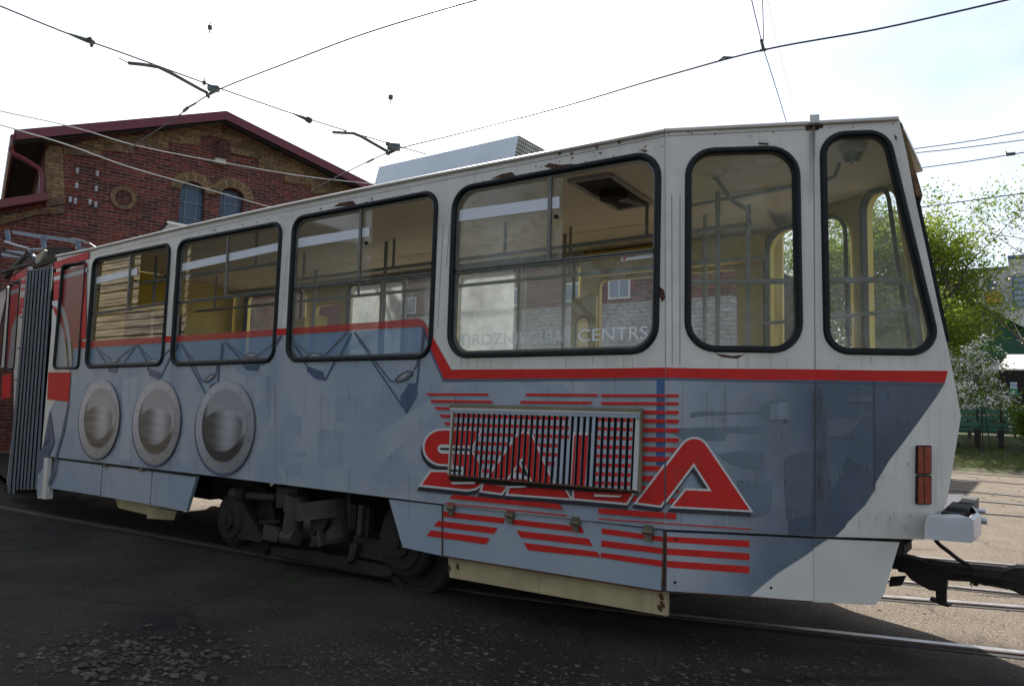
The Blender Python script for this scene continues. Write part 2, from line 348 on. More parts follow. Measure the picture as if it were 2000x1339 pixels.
# ------------------------------------------------------------------ ground
ASPH, t_, N, L = nodes('yard_asphalt')
def _ground():
    m, t = ASPH, t_; o = N('ShaderNodeOutputMaterial'); b = N('ShaderNodeBsdfPrincipled'); b.inputs['Roughness'].default_value = .92; b.inputs['Specular IOR Level'].default_value = .25
    tc = N('ShaderNodeTexCoord'); v = tc.outputs['Object']; sx = N('ShaderNodeSeparateXYZ'); L(v, sx.inputs[0])
    def noise(s, d=8, r=.6):
        n = N('ShaderNodeTexNoise'); n.inputs['Scale'].default_value = s; n.inputs['Detail'].default_value = d; n.inputs['Roughness'].default_value = r; L(v, n.inputs['Vector']); return n.outputs['Fac']
    def ramp(f, a, b_, ca=(0,0,0), cb=(1,1,1)):
        r = N('ShaderNodeValToRGB'); r.color_ramp.elements[0].position = a; r.color_ramp.elements[1].position = b_
        r.color_ramp.elements[0].color = (*ca, 1); r.color_ramp.elements[1].color = (*cb, 1); L(f, r.inputs[0]); return r.outputs[0]
    def mix(f, a, b_, bt='MIX'):
        x = N('ShaderNodeMixRGB'); x.blend_type = bt
        if isinstance(f, float): x.inputs[0].default_value = f
        else: L(f, x.inputs[0])
        for k, q in ((1, a), (2, b_)):
            if isinstance(q, tuple): x.inputs[k].default_value = (*q, 1)
            else: L(q, x.inputs[k])
        return x.outputs[0]
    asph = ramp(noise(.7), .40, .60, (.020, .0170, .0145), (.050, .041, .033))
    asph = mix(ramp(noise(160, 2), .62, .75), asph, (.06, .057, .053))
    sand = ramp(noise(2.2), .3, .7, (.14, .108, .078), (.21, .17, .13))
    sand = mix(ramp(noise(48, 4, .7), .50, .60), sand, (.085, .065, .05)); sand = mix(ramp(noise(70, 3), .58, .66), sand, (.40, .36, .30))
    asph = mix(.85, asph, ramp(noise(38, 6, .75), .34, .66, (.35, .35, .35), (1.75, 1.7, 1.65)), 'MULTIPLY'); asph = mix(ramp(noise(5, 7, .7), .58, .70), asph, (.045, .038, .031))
    # worn bright crushed stone on far tracks, near asphalt painted darker for tram shade
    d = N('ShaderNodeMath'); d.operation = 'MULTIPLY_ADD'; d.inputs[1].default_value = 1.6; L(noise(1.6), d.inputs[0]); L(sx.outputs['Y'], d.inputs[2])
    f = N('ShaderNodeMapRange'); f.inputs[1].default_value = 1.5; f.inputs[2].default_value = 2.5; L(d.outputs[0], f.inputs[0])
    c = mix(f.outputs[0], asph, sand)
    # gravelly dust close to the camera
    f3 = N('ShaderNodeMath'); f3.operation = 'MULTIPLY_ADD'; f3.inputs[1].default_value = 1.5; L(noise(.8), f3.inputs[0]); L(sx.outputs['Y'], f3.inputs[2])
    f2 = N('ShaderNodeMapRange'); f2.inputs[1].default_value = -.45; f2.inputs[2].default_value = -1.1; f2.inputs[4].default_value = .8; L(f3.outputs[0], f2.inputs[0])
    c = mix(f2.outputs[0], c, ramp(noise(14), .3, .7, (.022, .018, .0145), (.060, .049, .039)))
    c = mix(.75, c, ramp(noise(110, 4, .7), .36, .64, (.45, .45, .45), (1.55, 1.55, 1.55)), 'MULTIPLY')
    vo = N('ShaderNodeTexVoronoi'); vo.feature = 'DISTANCE_TO_EDGE'; vo.inputs['Scale'].default_value = .75
    wv = mix(.25, v, noise(2.5, 6)); L(wv, vo.inputs['Vector'])
    crk = ramp(vo.outputs['Distance'], .0, .02, (1,1,1), (0,0,0))
    cm = N('ShaderNodeMath'); cm.operation = 'MULTIPLY'; L(crk, cm.inputs[0]); L(ramp(noise(.6, 3), .42, .6), cm.inputs[1])
    c = mix(cm.outputs[0], c, (.006, .005, .0045))
    g = N('ShaderNodeMapRange'); g.inputs[1].default_value = 18.4; g.inputs[2].default_value = 19.2
    gy = N('ShaderNodeMath'); gy.operation = 'MULTIPLY_ADD'; gy.inputs[1].default_value = 1.5; L(noise(1.3), gy.inputs[0]); L(sx.outputs['Y'], gy.inputs[2]); L(gy.outputs[0], g.inputs[0])
    c = mix(g.outputs[0], c, ramp(noise(3), .4, .62, (.10, .085, .055), (.05, .085, .02)))
    L(c, b.inputs['Base Color'])
    bp = N('ShaderNodeBump'); bp.inputs['Strength'].default_value = 1.0; bp.inputs['Distance'].default_value = .03
    h = mix(.5, noise(45, 6), noise(170, 3)); L(h, bp.inputs['Height']); L(bp.outputs[0], b.inputs['Normal']); L(b.outputs[0], o.inputs[0])
_ground()
def gz(y):
    for (a, b, za, zb) in ((18.2, 19.6, 0, .36), (19.6, 20.8, .36, .68), (20.8, 23, .68, .8)):
        if a <= y < b: return za+(zb-za)*(y-a)/(b-a)
    return 0 if y < 18.2 else .8
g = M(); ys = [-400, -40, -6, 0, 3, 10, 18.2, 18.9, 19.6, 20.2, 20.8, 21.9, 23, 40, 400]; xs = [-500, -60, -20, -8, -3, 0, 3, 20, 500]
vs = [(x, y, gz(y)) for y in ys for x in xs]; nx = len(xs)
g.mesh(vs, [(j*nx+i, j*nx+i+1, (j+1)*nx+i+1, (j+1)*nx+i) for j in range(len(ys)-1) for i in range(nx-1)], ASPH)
tag(g.build('ground'), 'cracked asphalt painted darker for shade, and sandy crushed stone yard ground', kind='structure')
# rails: list of pixel points seen on the ground
RAILG = 'tram rails crossing the yard'
def rail(pts, label, ext=14, wd=.055):
    P = [zhit(p, 0) for p in pts]; d = (P[0]-P[1]).normalized(); ext = 9 if len(pts) > 3 else ext; e = (P[-1]-P[-2]).normalized()
    P = [P[0]+d*ext] + P + [P[-1]+e*12]
    m = M(); n = []
    for i, p in enumerate(P):
        t = (P[min(i+1, len(P)-1)]-P[max(i-1, 0)]).normalized(); n.append(Vector((-t.y, t.x, 0)))
    def row(o, z): return [p+k*o+Vector((0, 0, z)) for p, k in zip(P, n)]
    h = wd/2; rr = [(-h*1.5, .002), (-h*1.5, .012), (-h, .016), (h, .016), (h*1.5, .012), (h*1.5, .002)]
    R = [row(*q) for q in rr]
    for a in range(5):
        for i in range(len(P)-1): m.face([R[a][i], R[a][i+1], R[a+1][i+1], R[a+1][i]], STEEL if a in (2,) and (len(pts) < 3 or P[i].x > -2.4) else RAILD)
    # flangeway groove lip
    G = [row(-h*3.6, .004), row(-h*1.6, .004)]
    for i in range(len(P)-1): m.face([G[0][i], G[0][i+1], G[1][i+1], G[1][i]], DARK)
    o = m.build('tram_rail'); tag(o, label, 'rail', RAILG); return o
rail([(384,1060),(740,1124),(950,1159),(1250,1197),(1600,1235),(2000,1278)], 'nearest rail, running under the tram and along its shadow edge')
rail([(1728,1167),(2000,1188)], 'second rail from the front, under the foot of the black coupler', 3.5)
rail([(1758,1137),(2000,1162)], 'rail just behind the black coupler post', 3.5, .04)
rail([(1767,1087),(2000,1107)], 'shiny rail passing above the coupler arm', 4, .045)
rail([(1866,923),(2000,932)], 'farthest shiny rail along the edge of the grass', 20, .06)
rail([(1866,936),(2000,946)], 'thin dark rail second nearest the grass', 20, .05)
rail([(1860,957),(2000,970)], 'shiny rail in the middle of the far yard', 20, .06)
rail([(1903,978),(2000,986)], 'rusty rail in the yellowish sand', 18, .06)
rail([(1920,1003),(2000,1009)], 'faint rail just right of the bumper end', 16, .04)
# gravel: loose stones near the camera
STONE = mat('crushed_stone', (.075, .063, .052), .9, var=.6, scale=5, bump=.3, spec=.15)
gm = M(); rnd = random.Random(3)
def stone(p, r):
    vs = []; ph = rnd.random()*6
    for z, k in ((-.35, .8), (.15, 1), (.55, .6)):
        for j in range(5): a = ph+j*2*pi/5+rnd.uniform(-.3, .3); q = k*rnd.uniform(.75, 1.15); vs.append(p+Vector((cos(a)*r*q*1.2, sin(a)*r*q*.85, z*r*.75)))
    vs.append(p+Vector((0, 0, .5*r)))
    fs = [(i*5+k, i*5+(k+1)%5, i*5+5+(k+1)%5, i*5+5+k) for i in range(2) for k in range(5)]+[(10+k, 10+(k+1)%5, 15) for k in range(5)]
    gm.mesh(vs, fs, STONE)
for i in range(3400):
    if i < 700: px = (rnd.gauss(250, 115), rnd.gauss(1275, 24)); r = abs(rnd.gauss(.004, .009))+.003; px = (px[0]*1.0, px[1]+rnd.uniform(-12, 25))
    elif i < 2000: a_ = rnd.choice([(600,1290,120),(760,1300,90),(950,1330,160),(880,1250,70),(1350,1325,190),(1500,1300,160)]); px = (rnd.gauss(a_[0], a_[2]), rnd.gauss(a_[1], 26)); r = abs(rnd.gauss(.001, .006))+.0025
    else: px = (rnd.uniform(-50, 2000), rnd.uniform(1130, 1400)); r = abs(rnd.gauss(.001, .003))+.0018
    p = zhit(px, 0)
    if p.y < 4: stone(p+Vector((0, 0, r*.2)), min(r, .032))
tag(gm.build('gravel'), 'loose grey crushed stones scattered on shade-darkened asphalt', 'gravel', kind='stuff')

wd = M(); WEED = leafmat('weed_leaves', (.05, .09, .02), (.10, .14, .03), .3); rw = random.Random(77)
for i in range(60):
    px = rw.choice([(rw.uniform(1740, 2000), rw.uniform(1100, 1112)), (rw.uniform(1850, 2000), rw.uniform(925, 935)), (rw.uniform(0, 130), rw.uniform(1048, 1090)), (rw.uniform(560, 1000), rw.uniform(1130, 1160)), (rw.uniform(1870, 2000), rw.uniform(956, 990))])
    p = zhit(px, 0)
    for k in range(7):
        a = rw.uniform(0, 6.3); h = rw.uniform(.01, .035); q = p+Vector((rw.gauss(0, .02), rw.gauss(0, .02), 0)); wd.face([q+Vector((cos(a)*.004, sin(a)*.004, 0)), q-Vector((cos(a)*.004, sin(a)*.004, 0)), q+Vector((rw.gauss(0, .02), rw.gauss(0, .02), h))], WEED)
tag(wd.build('weeds'), 'tiny green weeds sprouting along the rails and cracks', 'weeds', kind='stuff')
# ------------------------------------------------------------------ THE TRAM
tram = thing('articulated_tram', 'long white, blue and red articulated tram with a washing machine style wrap', 'tram', (-5, 1.1, 0))
PM = Plane((0, 0), (1, 0))
xm = PM.hit((1300, 640)).x
# end panels: taper in plan
A0 = Vector((xm, 0)); A1 = Vector((-.948, .412)); PA = Plane(A0, A1-A0)
hb = PA.hit((1590, 640)); B0 = Vector((hb.x, hb.y)); B1 = B0+Vector((.375, .175)); PB = Plane(B0, B1-B0)
PAN = [(PM, -500, 1300), (PA, 1300, 1590), (PB, 1590, 2200)]
# window outlines: left, right, top, bottom lines in the photograph
WL = [
 [(122,525),(106.5,700),(170,520),(157,700),(130,514.5),(162,510),(115,721.5),(150,721)],
 [(179.5,550),(168,700),(334,500),(321,700),(212,497.5),(317,476),(182,719.5),(307,715.5)],
 [(347,504),(335,684),(552,459),(539,684),(369,465),(540,432),(348,715.5),(522,709.5)],
 [(571.5,450),(559.5,684),(856.5,405),(846,666),(588,420),(828,373.5),(570,708),(822,702)],
 [(883,401.5),(874,663.5),(1292.3,341),(1287.5,655.5),(910.5,361),(1253,296.6),(898.4,699.8),(1261,691.8)],
 [(1337.7,333),(1336.4,647),(1563.5,341),(1569,643),(1368.7,288.5),(1530,283.7),(1385,687.7),(1538,689.8)],
 [(1600.6,300),(1607.4,643),(1741.7,272.4),(1836.4,663.5),(1635,256.3),(1723.5,252.3),(1643,692.6),(1812,695)]]
WR = [.07, .11, .12, .13, .16, .16, .13]
WP = [PM]*5+[PA, PB]
WQ = []; WC = []   # (s,z) corner quads ; pixel convex loops
def pxof(v):
    d = v-CAM; z = d.dot(fwd); return (1000+F*d.dot(RT)/z, 669.5-F*d.dot(UP)/z)
for l, r, pl in zip(WL, WR, WP):
    q = [isect(l[0],l[1],l[4],l[5]), isect(l[2],l[3],l[4],l[5]), isect(l[2],l[3],l[6],l[7]), isect(l[0],l[1],l[6],l[7])]
    sq = ccw([pl.sz(p) for p in q]); WQ.append(sq)
    WC.append([pxof(pl.pt(p)) for p in fillet(offset(sq, -.02), r-.015)])
# body shell ------------------------------------------------------
OUTM = [(74,968),(72,972),(94,974),(96,889.5),(380,924.5),(755,970.5),(1010,1001),(1300,1033),(1300,254.5),(1100,292.5),(850,341),(560,400),(496,413.8),(330,450),(175,487.3),(112,500)]
OUTA = [(1300,1033),(1590,1046.5),(1590,240),(1300,254.5)]
OUTB = [(1590,1046.5),(1806,1053),(1807,1010),(1836,1006),(1849,982),(1877,812),(1856,700),(1833,600),(1812,500),(1790,400),(1771,300),(1755,231),(1590,240)]
body = M()
for pl, o_, ws in ((PM, OUTM, range(5)), (PA, OUTA, [5]), (PB, OUTB, [6])):
    body.slab(pl, [ccw([pl.sz(p) for p in o_])]+[fillet(offset(WQ[i], -.02), WR[i]-.015)[::-1] for i in ws], .045, WHITE, 0, YELL)
# front end: loft from near profile to the far profile
prof = [(1755,231),(1771,300),(1790,400),(1812,500),(1833,600),(1856,700),(1877,812),(1849,982),(1836,1006),(1826,1053)]
def far(v, sh=0): return Vector((v.x-sh, 2.2-v.y, v.z))
NP_ = [PB.hit(p) for p in prof]
for i in range(len(NP_)-1):
    a, b = NP_[i], NP_[i+1]; c0, c1 = Vector((a.x-.075, 1.1, a.z)), Vector((b.x-.075, 1.1, b.z))
    body.face([a, b, c1, c0], WHITE); body.face([c0, c1, far(b, .17), far(a, .17)], WHITE)
# far side shell (mirror of the near side)
FPM = Plane((0, 2.2), (1, 0)); FA0 = Vector((-1.80, 2.2)); FPA = Plane(FA0, far(B0.to_3d()).xy-FA0); fe = far(B1.to_3d(), .13); FPB = Plane(far(B0.to_3d()).xy, (fe-far(B0.to_3d())).xy)
zr = PM.sz((850, 341))[1]; zs = PM.sz((755, 970.5))[1]; xl = PM.sz((112, 500))[0]
fo = [(xl, zs), (xm, zs), (xm, zr), (xl, zr)]
def rr(x0, x1, z0, z1, r=.08): return fillet([(x0, z0), (x1, z0), (x1, z1), (x0, z1)], r, 5)
fh = [rr(-3.2, -1.95, .95, 2.42, .05), rr(-4.86, -3.42, 1.58, 2.64), rr(-6.46, -5.02, 1.58, 2.64), rr(-7.05, -6.62, .95, 2.42, .05), rr(-8.4, -7.25, 1.58, 2.64)]
body.slab(FPM, [fo]+[h[::-1] for h in fh], .045, YELL, 0, WHITE)
def mirror_loop(pl_src, pl_dst, loop, sc):
    return [(a*sc, z) for a, z in loop]
la = (B0-A0).length; lfa = (far(B0.to_3d()).xy-FA0).length; ka = lfa/la
body.slab(FPA, [[(0, zs), (lfa, zs), (lfa, zr), (0, zr)], mirror_loop(PA, FPA, fillet(offset(WQ[5], -.02), .14), ka)[::-1]], .045, YELL, 0, WHITE)
fb = [PB.sz(p) for p in OUTB]; kx = (fe.xy-far(B0.to_3d()).xy).length/(B1-B0).length
body.slab(FPB, [ccw([(a*kx, z) for a, z in fb]), ccw([(a*kx, z) for a, z in fillet(offset(WQ[6], -.02), .12)])[::-1]], .045, YELL, 0, WHITE)
body.build('body', tram)
# roof ---------------------------------------------------------------
rf = M(); plan = [(xl, 0), (xm, 0), (B0.x, B0.y), (PB.hit((1755,231)).x, PB.hit((1755,231)).y)]
zc = [PM.sz((112,500))[1], PM.sz((1300,254.5))[1], PA.sz((1590,240))[1], PB.sz((1755,231))[1]]
nxs = [(xl+(xm-xl)*i/10, 0, PM.sz([(112,500),(175,487.3),(330,450),(496,413.8),(560,400),(700,371.5),(850,341),(960,319),(1100,292.5),(1200,273.5),(1300,254.5)][i])[1]) for i in range(11)]
nxs = [(PM.sz(p)[0], 0, PM.sz(p)[1]) for p in [(112,500),(175,487.3),(330,450),(496,413.8),(560,400),(700,371),(850,341),(960,319.5),(1100,292.5),(1200,273.5),(1300,254.5)]]
nxs += [(plan[2][0], plan[2][1], zc[2]), (plan[3][0], plan[3][1], zc[3])]
rows = []
for (x, y, z) in nxs:
    rows.append([Vector((x, y+(2.2-2*y)*t, z+(.14 if x < -1.7 else .02)*(1-(2*t-1)**4) if 0 < t < 1 else z)) for t in (0, .04, .12, .25, .5, .75, .88, .96, 1)])
for i in range(len(rows)-1):
    for j in range(8): rf.face([rows[i][j], rows[i+1][j], rows[i+1][j+1], rows[i][j+1]], WHITE)
rf.face([r for r in rows[-1]], WHITE); rf.face([r for r in rows[0]][::-1], WHITE)
# drip rail along the roof edge
for a, b in zip(nxs[:-1], nxs[1:]):
    rf.tube([Vector(a)+Vector((0, -.012, -.004)), Vector(b)+Vector((0, -.012, -.004))], .011, WHITE, 6)
roofo = rf.build('roof', tram)
# seams & gutter line below roof, patches of rust on paint
sm = M()
def seam(a, b, w_=.004, mt=DARK, off=.0015):
    for pl, x0, x1 in PAN:
        if x0 <= (a[0]+b[0])/2 < x1:
            A_, B_ = pl.sz(a), pl.sz(b); sm.slab(pl, [line(A_, B_, w_)], 0, mt, off)
GREYL = mat('grey_seam_grime', (.25, .235, .21), .6)
for a, b in [((180,498),(496,425.5)),((500,424.5),(880,349)),((880,349),(1298,266.5)),((1302,266),(1585,252)),((866,437),(855,640)),((879,437),(872,520)),((561,490),(549,640)),((550,492),(541,640)),((347,500),(331,655)),((1312,380),(1313,712)),((1328,382),(1328,712)),((168,530),(160,666))]: seam(a, b, .004, GREYL)
for a, b in [((1299.5,258),(1300,716)),((1589,245),(1592,720)),((536,715),(541,945)),((1333,752),(1330,1033))]: seam(a, b, .005, GREYL)
RPX = [[(651,404),(664,396),(690,392),(697,401)],[(710,398),(716,393),(722,399)],[(958,350),(980,340),(1000,336),(1008,344)],[(1062,325),(1074,319),(1096,322),(1118,320),(1122,324),(1080,330)],[(1205,275),(1215,272),(1209,283)],[(1113,300),(1120,297),(1118,303)],[(1163,289),(1168,284),(1168,292)],[(1090,298),(1098,299),(1092,304)],[(1289,560),(1297,566),(1300,582),(1293,590),(1289,580)],[(1245,292),(1265,294),(1262,298)],
       [(1572,246),(1600,244),(1600,254),(1574,256)],[(1745,262),(1752,268),(1750,276)],[(1395,689),(1430,695),(1455,692),(1440,700),(1410,697)],[(1580,243),(1606,238),(1608,250),(1582,253)]]
def px_face(m, poly, mt, off, pans=PAN, cut=None):
    for t in tess(ccw(poly)):
        for pl, x0, x1 in pans:
            q = clip(t, (x0, 5000), (x0, -5000), 1) if x0 > -400 else t
            if q and x1 < 2100: q = clip(q, (x1, -5000), (x1, 5000), 1)
            if not q: continue
            parts = [q]
            for c in (cut or []):
                parts = [r_ for p_ in parts for r_ in subtract(p_, c)]
            for r_ in parts:
                uv = [pl.sz(p) for p in r_]
                m.face([pl.pt(u, off) for u in uv], mt, uv)
for p in RPX: px_face(sm, p, RUST, .002)
for q in (line((1706,745),(1707,960),1.6), line((1592,745),(1590,1040),2.2)): px_face(sm, q, BLACKP, .0148)
for i in range(46):
    x = rnd.uniform(200, 1740); t = rnd.random()
    yt = 487-(x-175)*.2 if x < 1300 else 252-(x-1300)*.05
    cx, cy = x, yt+rnd.uniform(6, 22)
    px_face(sm, [(cx, cy), (cx+rnd.uniform(2, 7), cy-rnd.uniform(0, 2)), (cx+rnd.uniform(1, 6), cy+rnd.uniform(1, 3.5))], rnd.choice([RUST, GREYL]), .002, cut=WC)
for i in range(60):
    x = rnd.uniform(1310, 1780); cy = rnd.uniform(760, 1030)
    px_face(sm, line((x, cy), (x+rnd.uniform(-2, 2), cy+rnd.uniform(2, 9)), rnd.uniform(.6, 1.8)), rnd.choice([BLACKP, GREYL]), .0065)
sm.build('peeling_paint_patches', tram)
gm_ = M(); DRIP = film('rust_drip', (.20, .09, .035), .38); GRIM = film('dark_grime', (.06, .055, .048), .34); GRI2 = film('faint_grime', (.12, .11, .095), .16)
def drip(x, y, ln, w_, mt, o, dx=0):
    px_face(gm_, [(x-w_, y), (x+w_, y), (x+w_*.3+dx, y+ln), (x-w_*.3+dx, y+ln)], mt, o, cut=WC)
for x in (904, 918, 935, 961, 1108, 1221, 1238, 1160, 640, 700, 400, 450, 1405, 1440, 1460, 1535, 1700, 1760): drip(x, 690+rnd.uniform(6, 12), rnd.uniform(12, 28), rnd.uniform(.7, 1.5), DRIP, .0160)
for k in range(30): drip(rnd.gauss(1598, 9), rnd.uniform(745, 960), rnd.uniform(30, 130), rnd.uniform(.8, 3), GRIM if k % 2 else GRI2, .0162+k*.00003)
for k in range(9): drip(rnd.gauss(1587, 5), rnd.uniform(245, 262), rnd.uniform(40, 170), rnd.uniform(1, 3), GRIM if k % 2 else GRI2, .0163+k*.00003)
for k in range(90): drip(rnd.uniform(150, 1800), rnd.uniform(700, 930), rnd.uniform(25, 110), rnd.uniform(.6, 3), GRI2, .0172+k*.00002)
for k in range(40): drip(rnd.uniform(1320, 1760), rnd.uniform(990, 1015), rnd.uniform(20, 34), rnd.uniform(.6, 2), GRI2, .0190+k*.00002)

# printed artwork: pixel polygons in paint order ---------------------------------
art = []
def A(poly, mt, fm=None): art.append((poly, mt, fm))
bluep = [(139,679),(170,678),(324,668),(558,653.5),(690,645),(823,637),(868,740),(1300,737),(1594,742),(1706,744),(1845,747.5),(1800,815),(1765,862),(1737,898),(1712,938),(1706,960),(1690,985),(1655,1020),(1632,1047),(1590,1046),(1300,1033),(755,970),(380,924.5),(96,891),(98,800),(134,728),(139,700)]
A(bluep, WRAP, FBL)
SLATE = mat('steel_blue_print', (.055, .08, .115), .36, var=.2, scale=3, dirt=.25, dirtc=(.16, .17, .18), streak=True, coat=.2, bump=.06, bscale=3)
MIDB = mat('mid_blue_grey_print', (.17, .215, .265), .36, var=.12, scale=3, dirt=.25, dirtc=(.25, .26, .27), streak=True, coat=.2, bump=.06, bscale=3)
MID2 = mat('dull_blue_grey_print', (.10, .135, .18), .36, var=.14, scale=3, dirt=.25, dirtc=(.2, .2, .21), streak=True, coat=.2, bump=.06, bscale=3)
LIGHTB = mat('pale_blue_print', (.32, .355, .395), .42, var=.07, scale=6, c2=(.255, .31, .375), c2pos=(.4,.6), dirt=.15, dirtc=(.3, .3, .3), streak=True, coat=.2)
A([(1706,747),(1845,747.5),(1830,773),(1800,815),(1765,862),(1737,898),(1707,948)], SLATE)
A([(1655,890),(1706,925),(1706,960),(1690,985),(1655,1020),(1650,1029),(1632,1047),(1540,1044),(1537,890),(1565,883),(1610,890),(1625,960)], SLATE)
# pale band curves on the left part of the wrap
for q in [[(545,715),(700,712),(640,800),(700,900),(560,940)],[(700,700),(820,705),(640,830),(560,740)],[(560,880),(700,820),(690,960),(600,950)],[(690,958),(770,880),(860,800),(840,780),(700,870),(640,950)],[(240,740),(270,735),(255,900),(235,895)],[(900,745),(1010,745),(1130,790),(1000,790)]]:
    A(q, LIGHTB)
for q in [[(654,780),(660,776),(680,774),(682,770),(688,770),(690,774),(704,778),(708,784),(706,823),(700,826),(662,824),(657,820)],   # cooking pot
          [(620,845),(625,838),(670,838),(674,850),(672,915),(620,912)],[(556,885),(600,880),(600,892),(556,894)],[(555,905),(590,903),(592,930),(556,932)],
          [(510,735),(528,728),(532,750),(505,755)],[(500,790),(530,770),(527,820),(512,840)],[(160,760),(175,745),(182,752),(165,800)],[(455,715),(500,712),(515,735),(470,732)],[(735,740),(760,712),(778,720),(785,790),(740,790)],
          [(1040,752),(1100,750),(1125,775),(1060,785)],[(560,800),(590,815),(585,850),(560,840)],[(880,760),(930,748),(960,790),(890,790)]]:
    A(q, SILH)
A([(1283,741),(1298,741),(1300,910),(1282,908)], DBLUE)
# utensils on the right
z6 = lambda x, y: (1300+x*.28, 740+y*.28)
UT = [[(170,235),(240,225),(400,222),(425,232),(640,222),(680,175),(740,145),(860,138),(885,160),(885,285),(850,297),(740,292),(690,260),(650,240),(425,243),(400,250),(240,255),(175,270)],
      [(0,345),(350,335),(680,328),(692,350),(680,378),(600,378),(460,370),(418,385),(415,428),(130,425)],
      [(360,525),(500,500),(685,515),(682,628),(560,615),(450,590)],
      [(500,705),(742,712),(740,850),(720,930),(640,965),(560,965)]]
UM = mat('utensil_print', (.115, .15, .19), .36, var=.12, streak=True, coat=.2)
for q in UT: A([z6(*p) for p in q], UM)
for k in range(6): A([z6(735-k*4+(k > 2)*6, 182+k*18), z6(850, 158+k*20), z6(856, 168+k*20), z6(730, 190+k*18)], SILH)
for q in [[(1120,290),(1190,260),(1310,295),(1350,260),(1440,225),(1440,260),(1370,270),(1300,370),(1240,400),(1110,395),(1130,340)],[(1265,125),(1370,120),(1450,125),(1450,160),(1280,160)],[(1020,340),(1090,345),(1085,390),(1030,385)],[(830,560),(920,515),(1010,510),(1130,600),(1130,900),(850,990),(835,800)]]:
    A([z6(*p) for p in q], DSIL)
# big red stripe with a printed dark edge under it
A([(868,740),(1300,737),(1594,742),(1706,744),(1845,747.5),(1843,751),(1706,748.5),(1594,747),(1300,741.5),(866,745),(820,641),(823,637)], SHAD, FDB)
stripe = [(139,667),(170,666),(324,656.5),(558,641),(681,631.5),(816,621.3),(824,625),(846,658),(882,721.5),(1140,720),(1298,717.5),(1350,719),(1594,721),(1706,723),(1850.6,724),(1844.6,747.5),(1706,744),(1594,742),(1500,742),(1298,737),(1140,738.5),(868,740),(823,637),(690,644.5),(558,653.5),(324,668.3),(170,678.5),(139,680)]
A(stripe, RED, FRD)
# cables, lamps and their printed shadows
def cable(pts, w_=2.2, m_=None, f_=None):
    for a, b in zip(pts[:-1], pts[1:]): A(line(a, b, w_), m_ or CABLE, f_ or FGRD)
CABLE = mat('cable_print', (.07, .08, .09), .4); FGRD = film('cable_window_film', (.09, .10, .12), .9)
LAMPM = mat('lamp_print', (.16, .165, .175), .35, var=.2)
for pts in [[(185,680),(207,712)],[(262,675),(236,712)],[(266,674),(292,722)],[(345,672),(314,738)],[(351,672),(410,782)],[(432,672),(426,750)],[(437,668),(478,713)],[(551,657),(512,712)],[(571,672),(603,718)],[(684,650),(636,742)],[(690,650),(787,793)],[(827,642),(815,752)]]:
    cable(pts, 3.4, SHAD, FDB)
for q in [[(211,719),(231,718),(228,728),(213,725)],[(288,718),(314,727),(312,742),(293,733)],[(405,775),(411,752),(421,746),(426,748),(424,770),(410,792)],[(475,713),(509,710),(504,724),(483,723)],[(601,714),(633,726),(635,743),(618,740),(601,725)],[(783,775),(800,748),(815,748),(816,770),(795,807),(785,790)]]:
    A(q, SHAD, FDB)
for pts in [[(184,679),(212,700)],[(228,700),(262,673)],[(265,673),(292,701)],[(308,706),(346,670)],[(350,671),(374,702),(397,747)],[(423,730),(432,668)],[(436,667),(475,694)],[(502,693),(551,655)],[(569,663),(600,692)],[(629,695),(677,647)],[(690,647),(730,700),(764,744),(772,745)],[(810,722),(816,712),(825,640)]]:
    cable(pts, 1.9 if pts[0][0] < 600 else 2.6)
FLMP = film('lamp_window_film', (.17, .175, .19), .92); FLMH = film('lamp_highlight_film', (.4, .41, .43), .95); LH = mat('lamp_highlight_print', (.42, .43, .45), .3)
for c, a, b, r in [((220,703),9.5,4.5,.05),((300,705),10,4.5,.2),((411,738),13.5,5,-.62),((488,694),14,5.2,-.03),((613,694),16,5.8,.06),((791,735),20,7.5,-.5)]:
    A(ell(c, a, b, r), BLACKP, FDB); A(ell(c, a*.86, b*.75, r), LAMPM, FLMP); A(ell((c[0]+1, c[1]-b*.25), a*.5, b*.22, r), LH, FLMH)
# left end graphics by the bellows
A([(96,727),(140,727),(136,784),(94,779)], RED, FRD)
A([(99,800),(97,900),(78,905),(80,880),(95,860),(110,830),(126,785),(131,785),(120,830),(108,862),(96,893),(80,925),(76,925)], SHAD)
A([(134,785),(137,785),(128,840),(114,890),(108,925),(96,950),(95,945),(104,920),(110,889),(122,845)], SHAD)
A([(97,894),(94,970),(80,968),(74,966),(76,925),(90,903)], LIGHTB)
A([(80,880),(97,862),(97,893),(88,912),(76,926),(77,905)], SHAD)
A([(108,512),(176,491),(175,505),(108,526)], RED); 
FRD2 = film('dark_red_film', (.22, .022, .018), .85); A([(107,533),(172,513),(172,520),(107,541)], RED, FRD2); A([(107,549),(170,530),(170,660),(140,668),(107,650)], RED, FRD2)
A([(107,541),(172,522),(172,531),(107,549)], OUTL, FGR)
A([(104,588),(114,587),(124,602),(132,630),(137,668),(139,720),(134,720),(131,668),(122,620),(112,600),(104,596)], OUTL, FGR)
A([(104,602),(112,618),(124,650),(130,700),(131,721),(100,721)], OUTL, FGR)
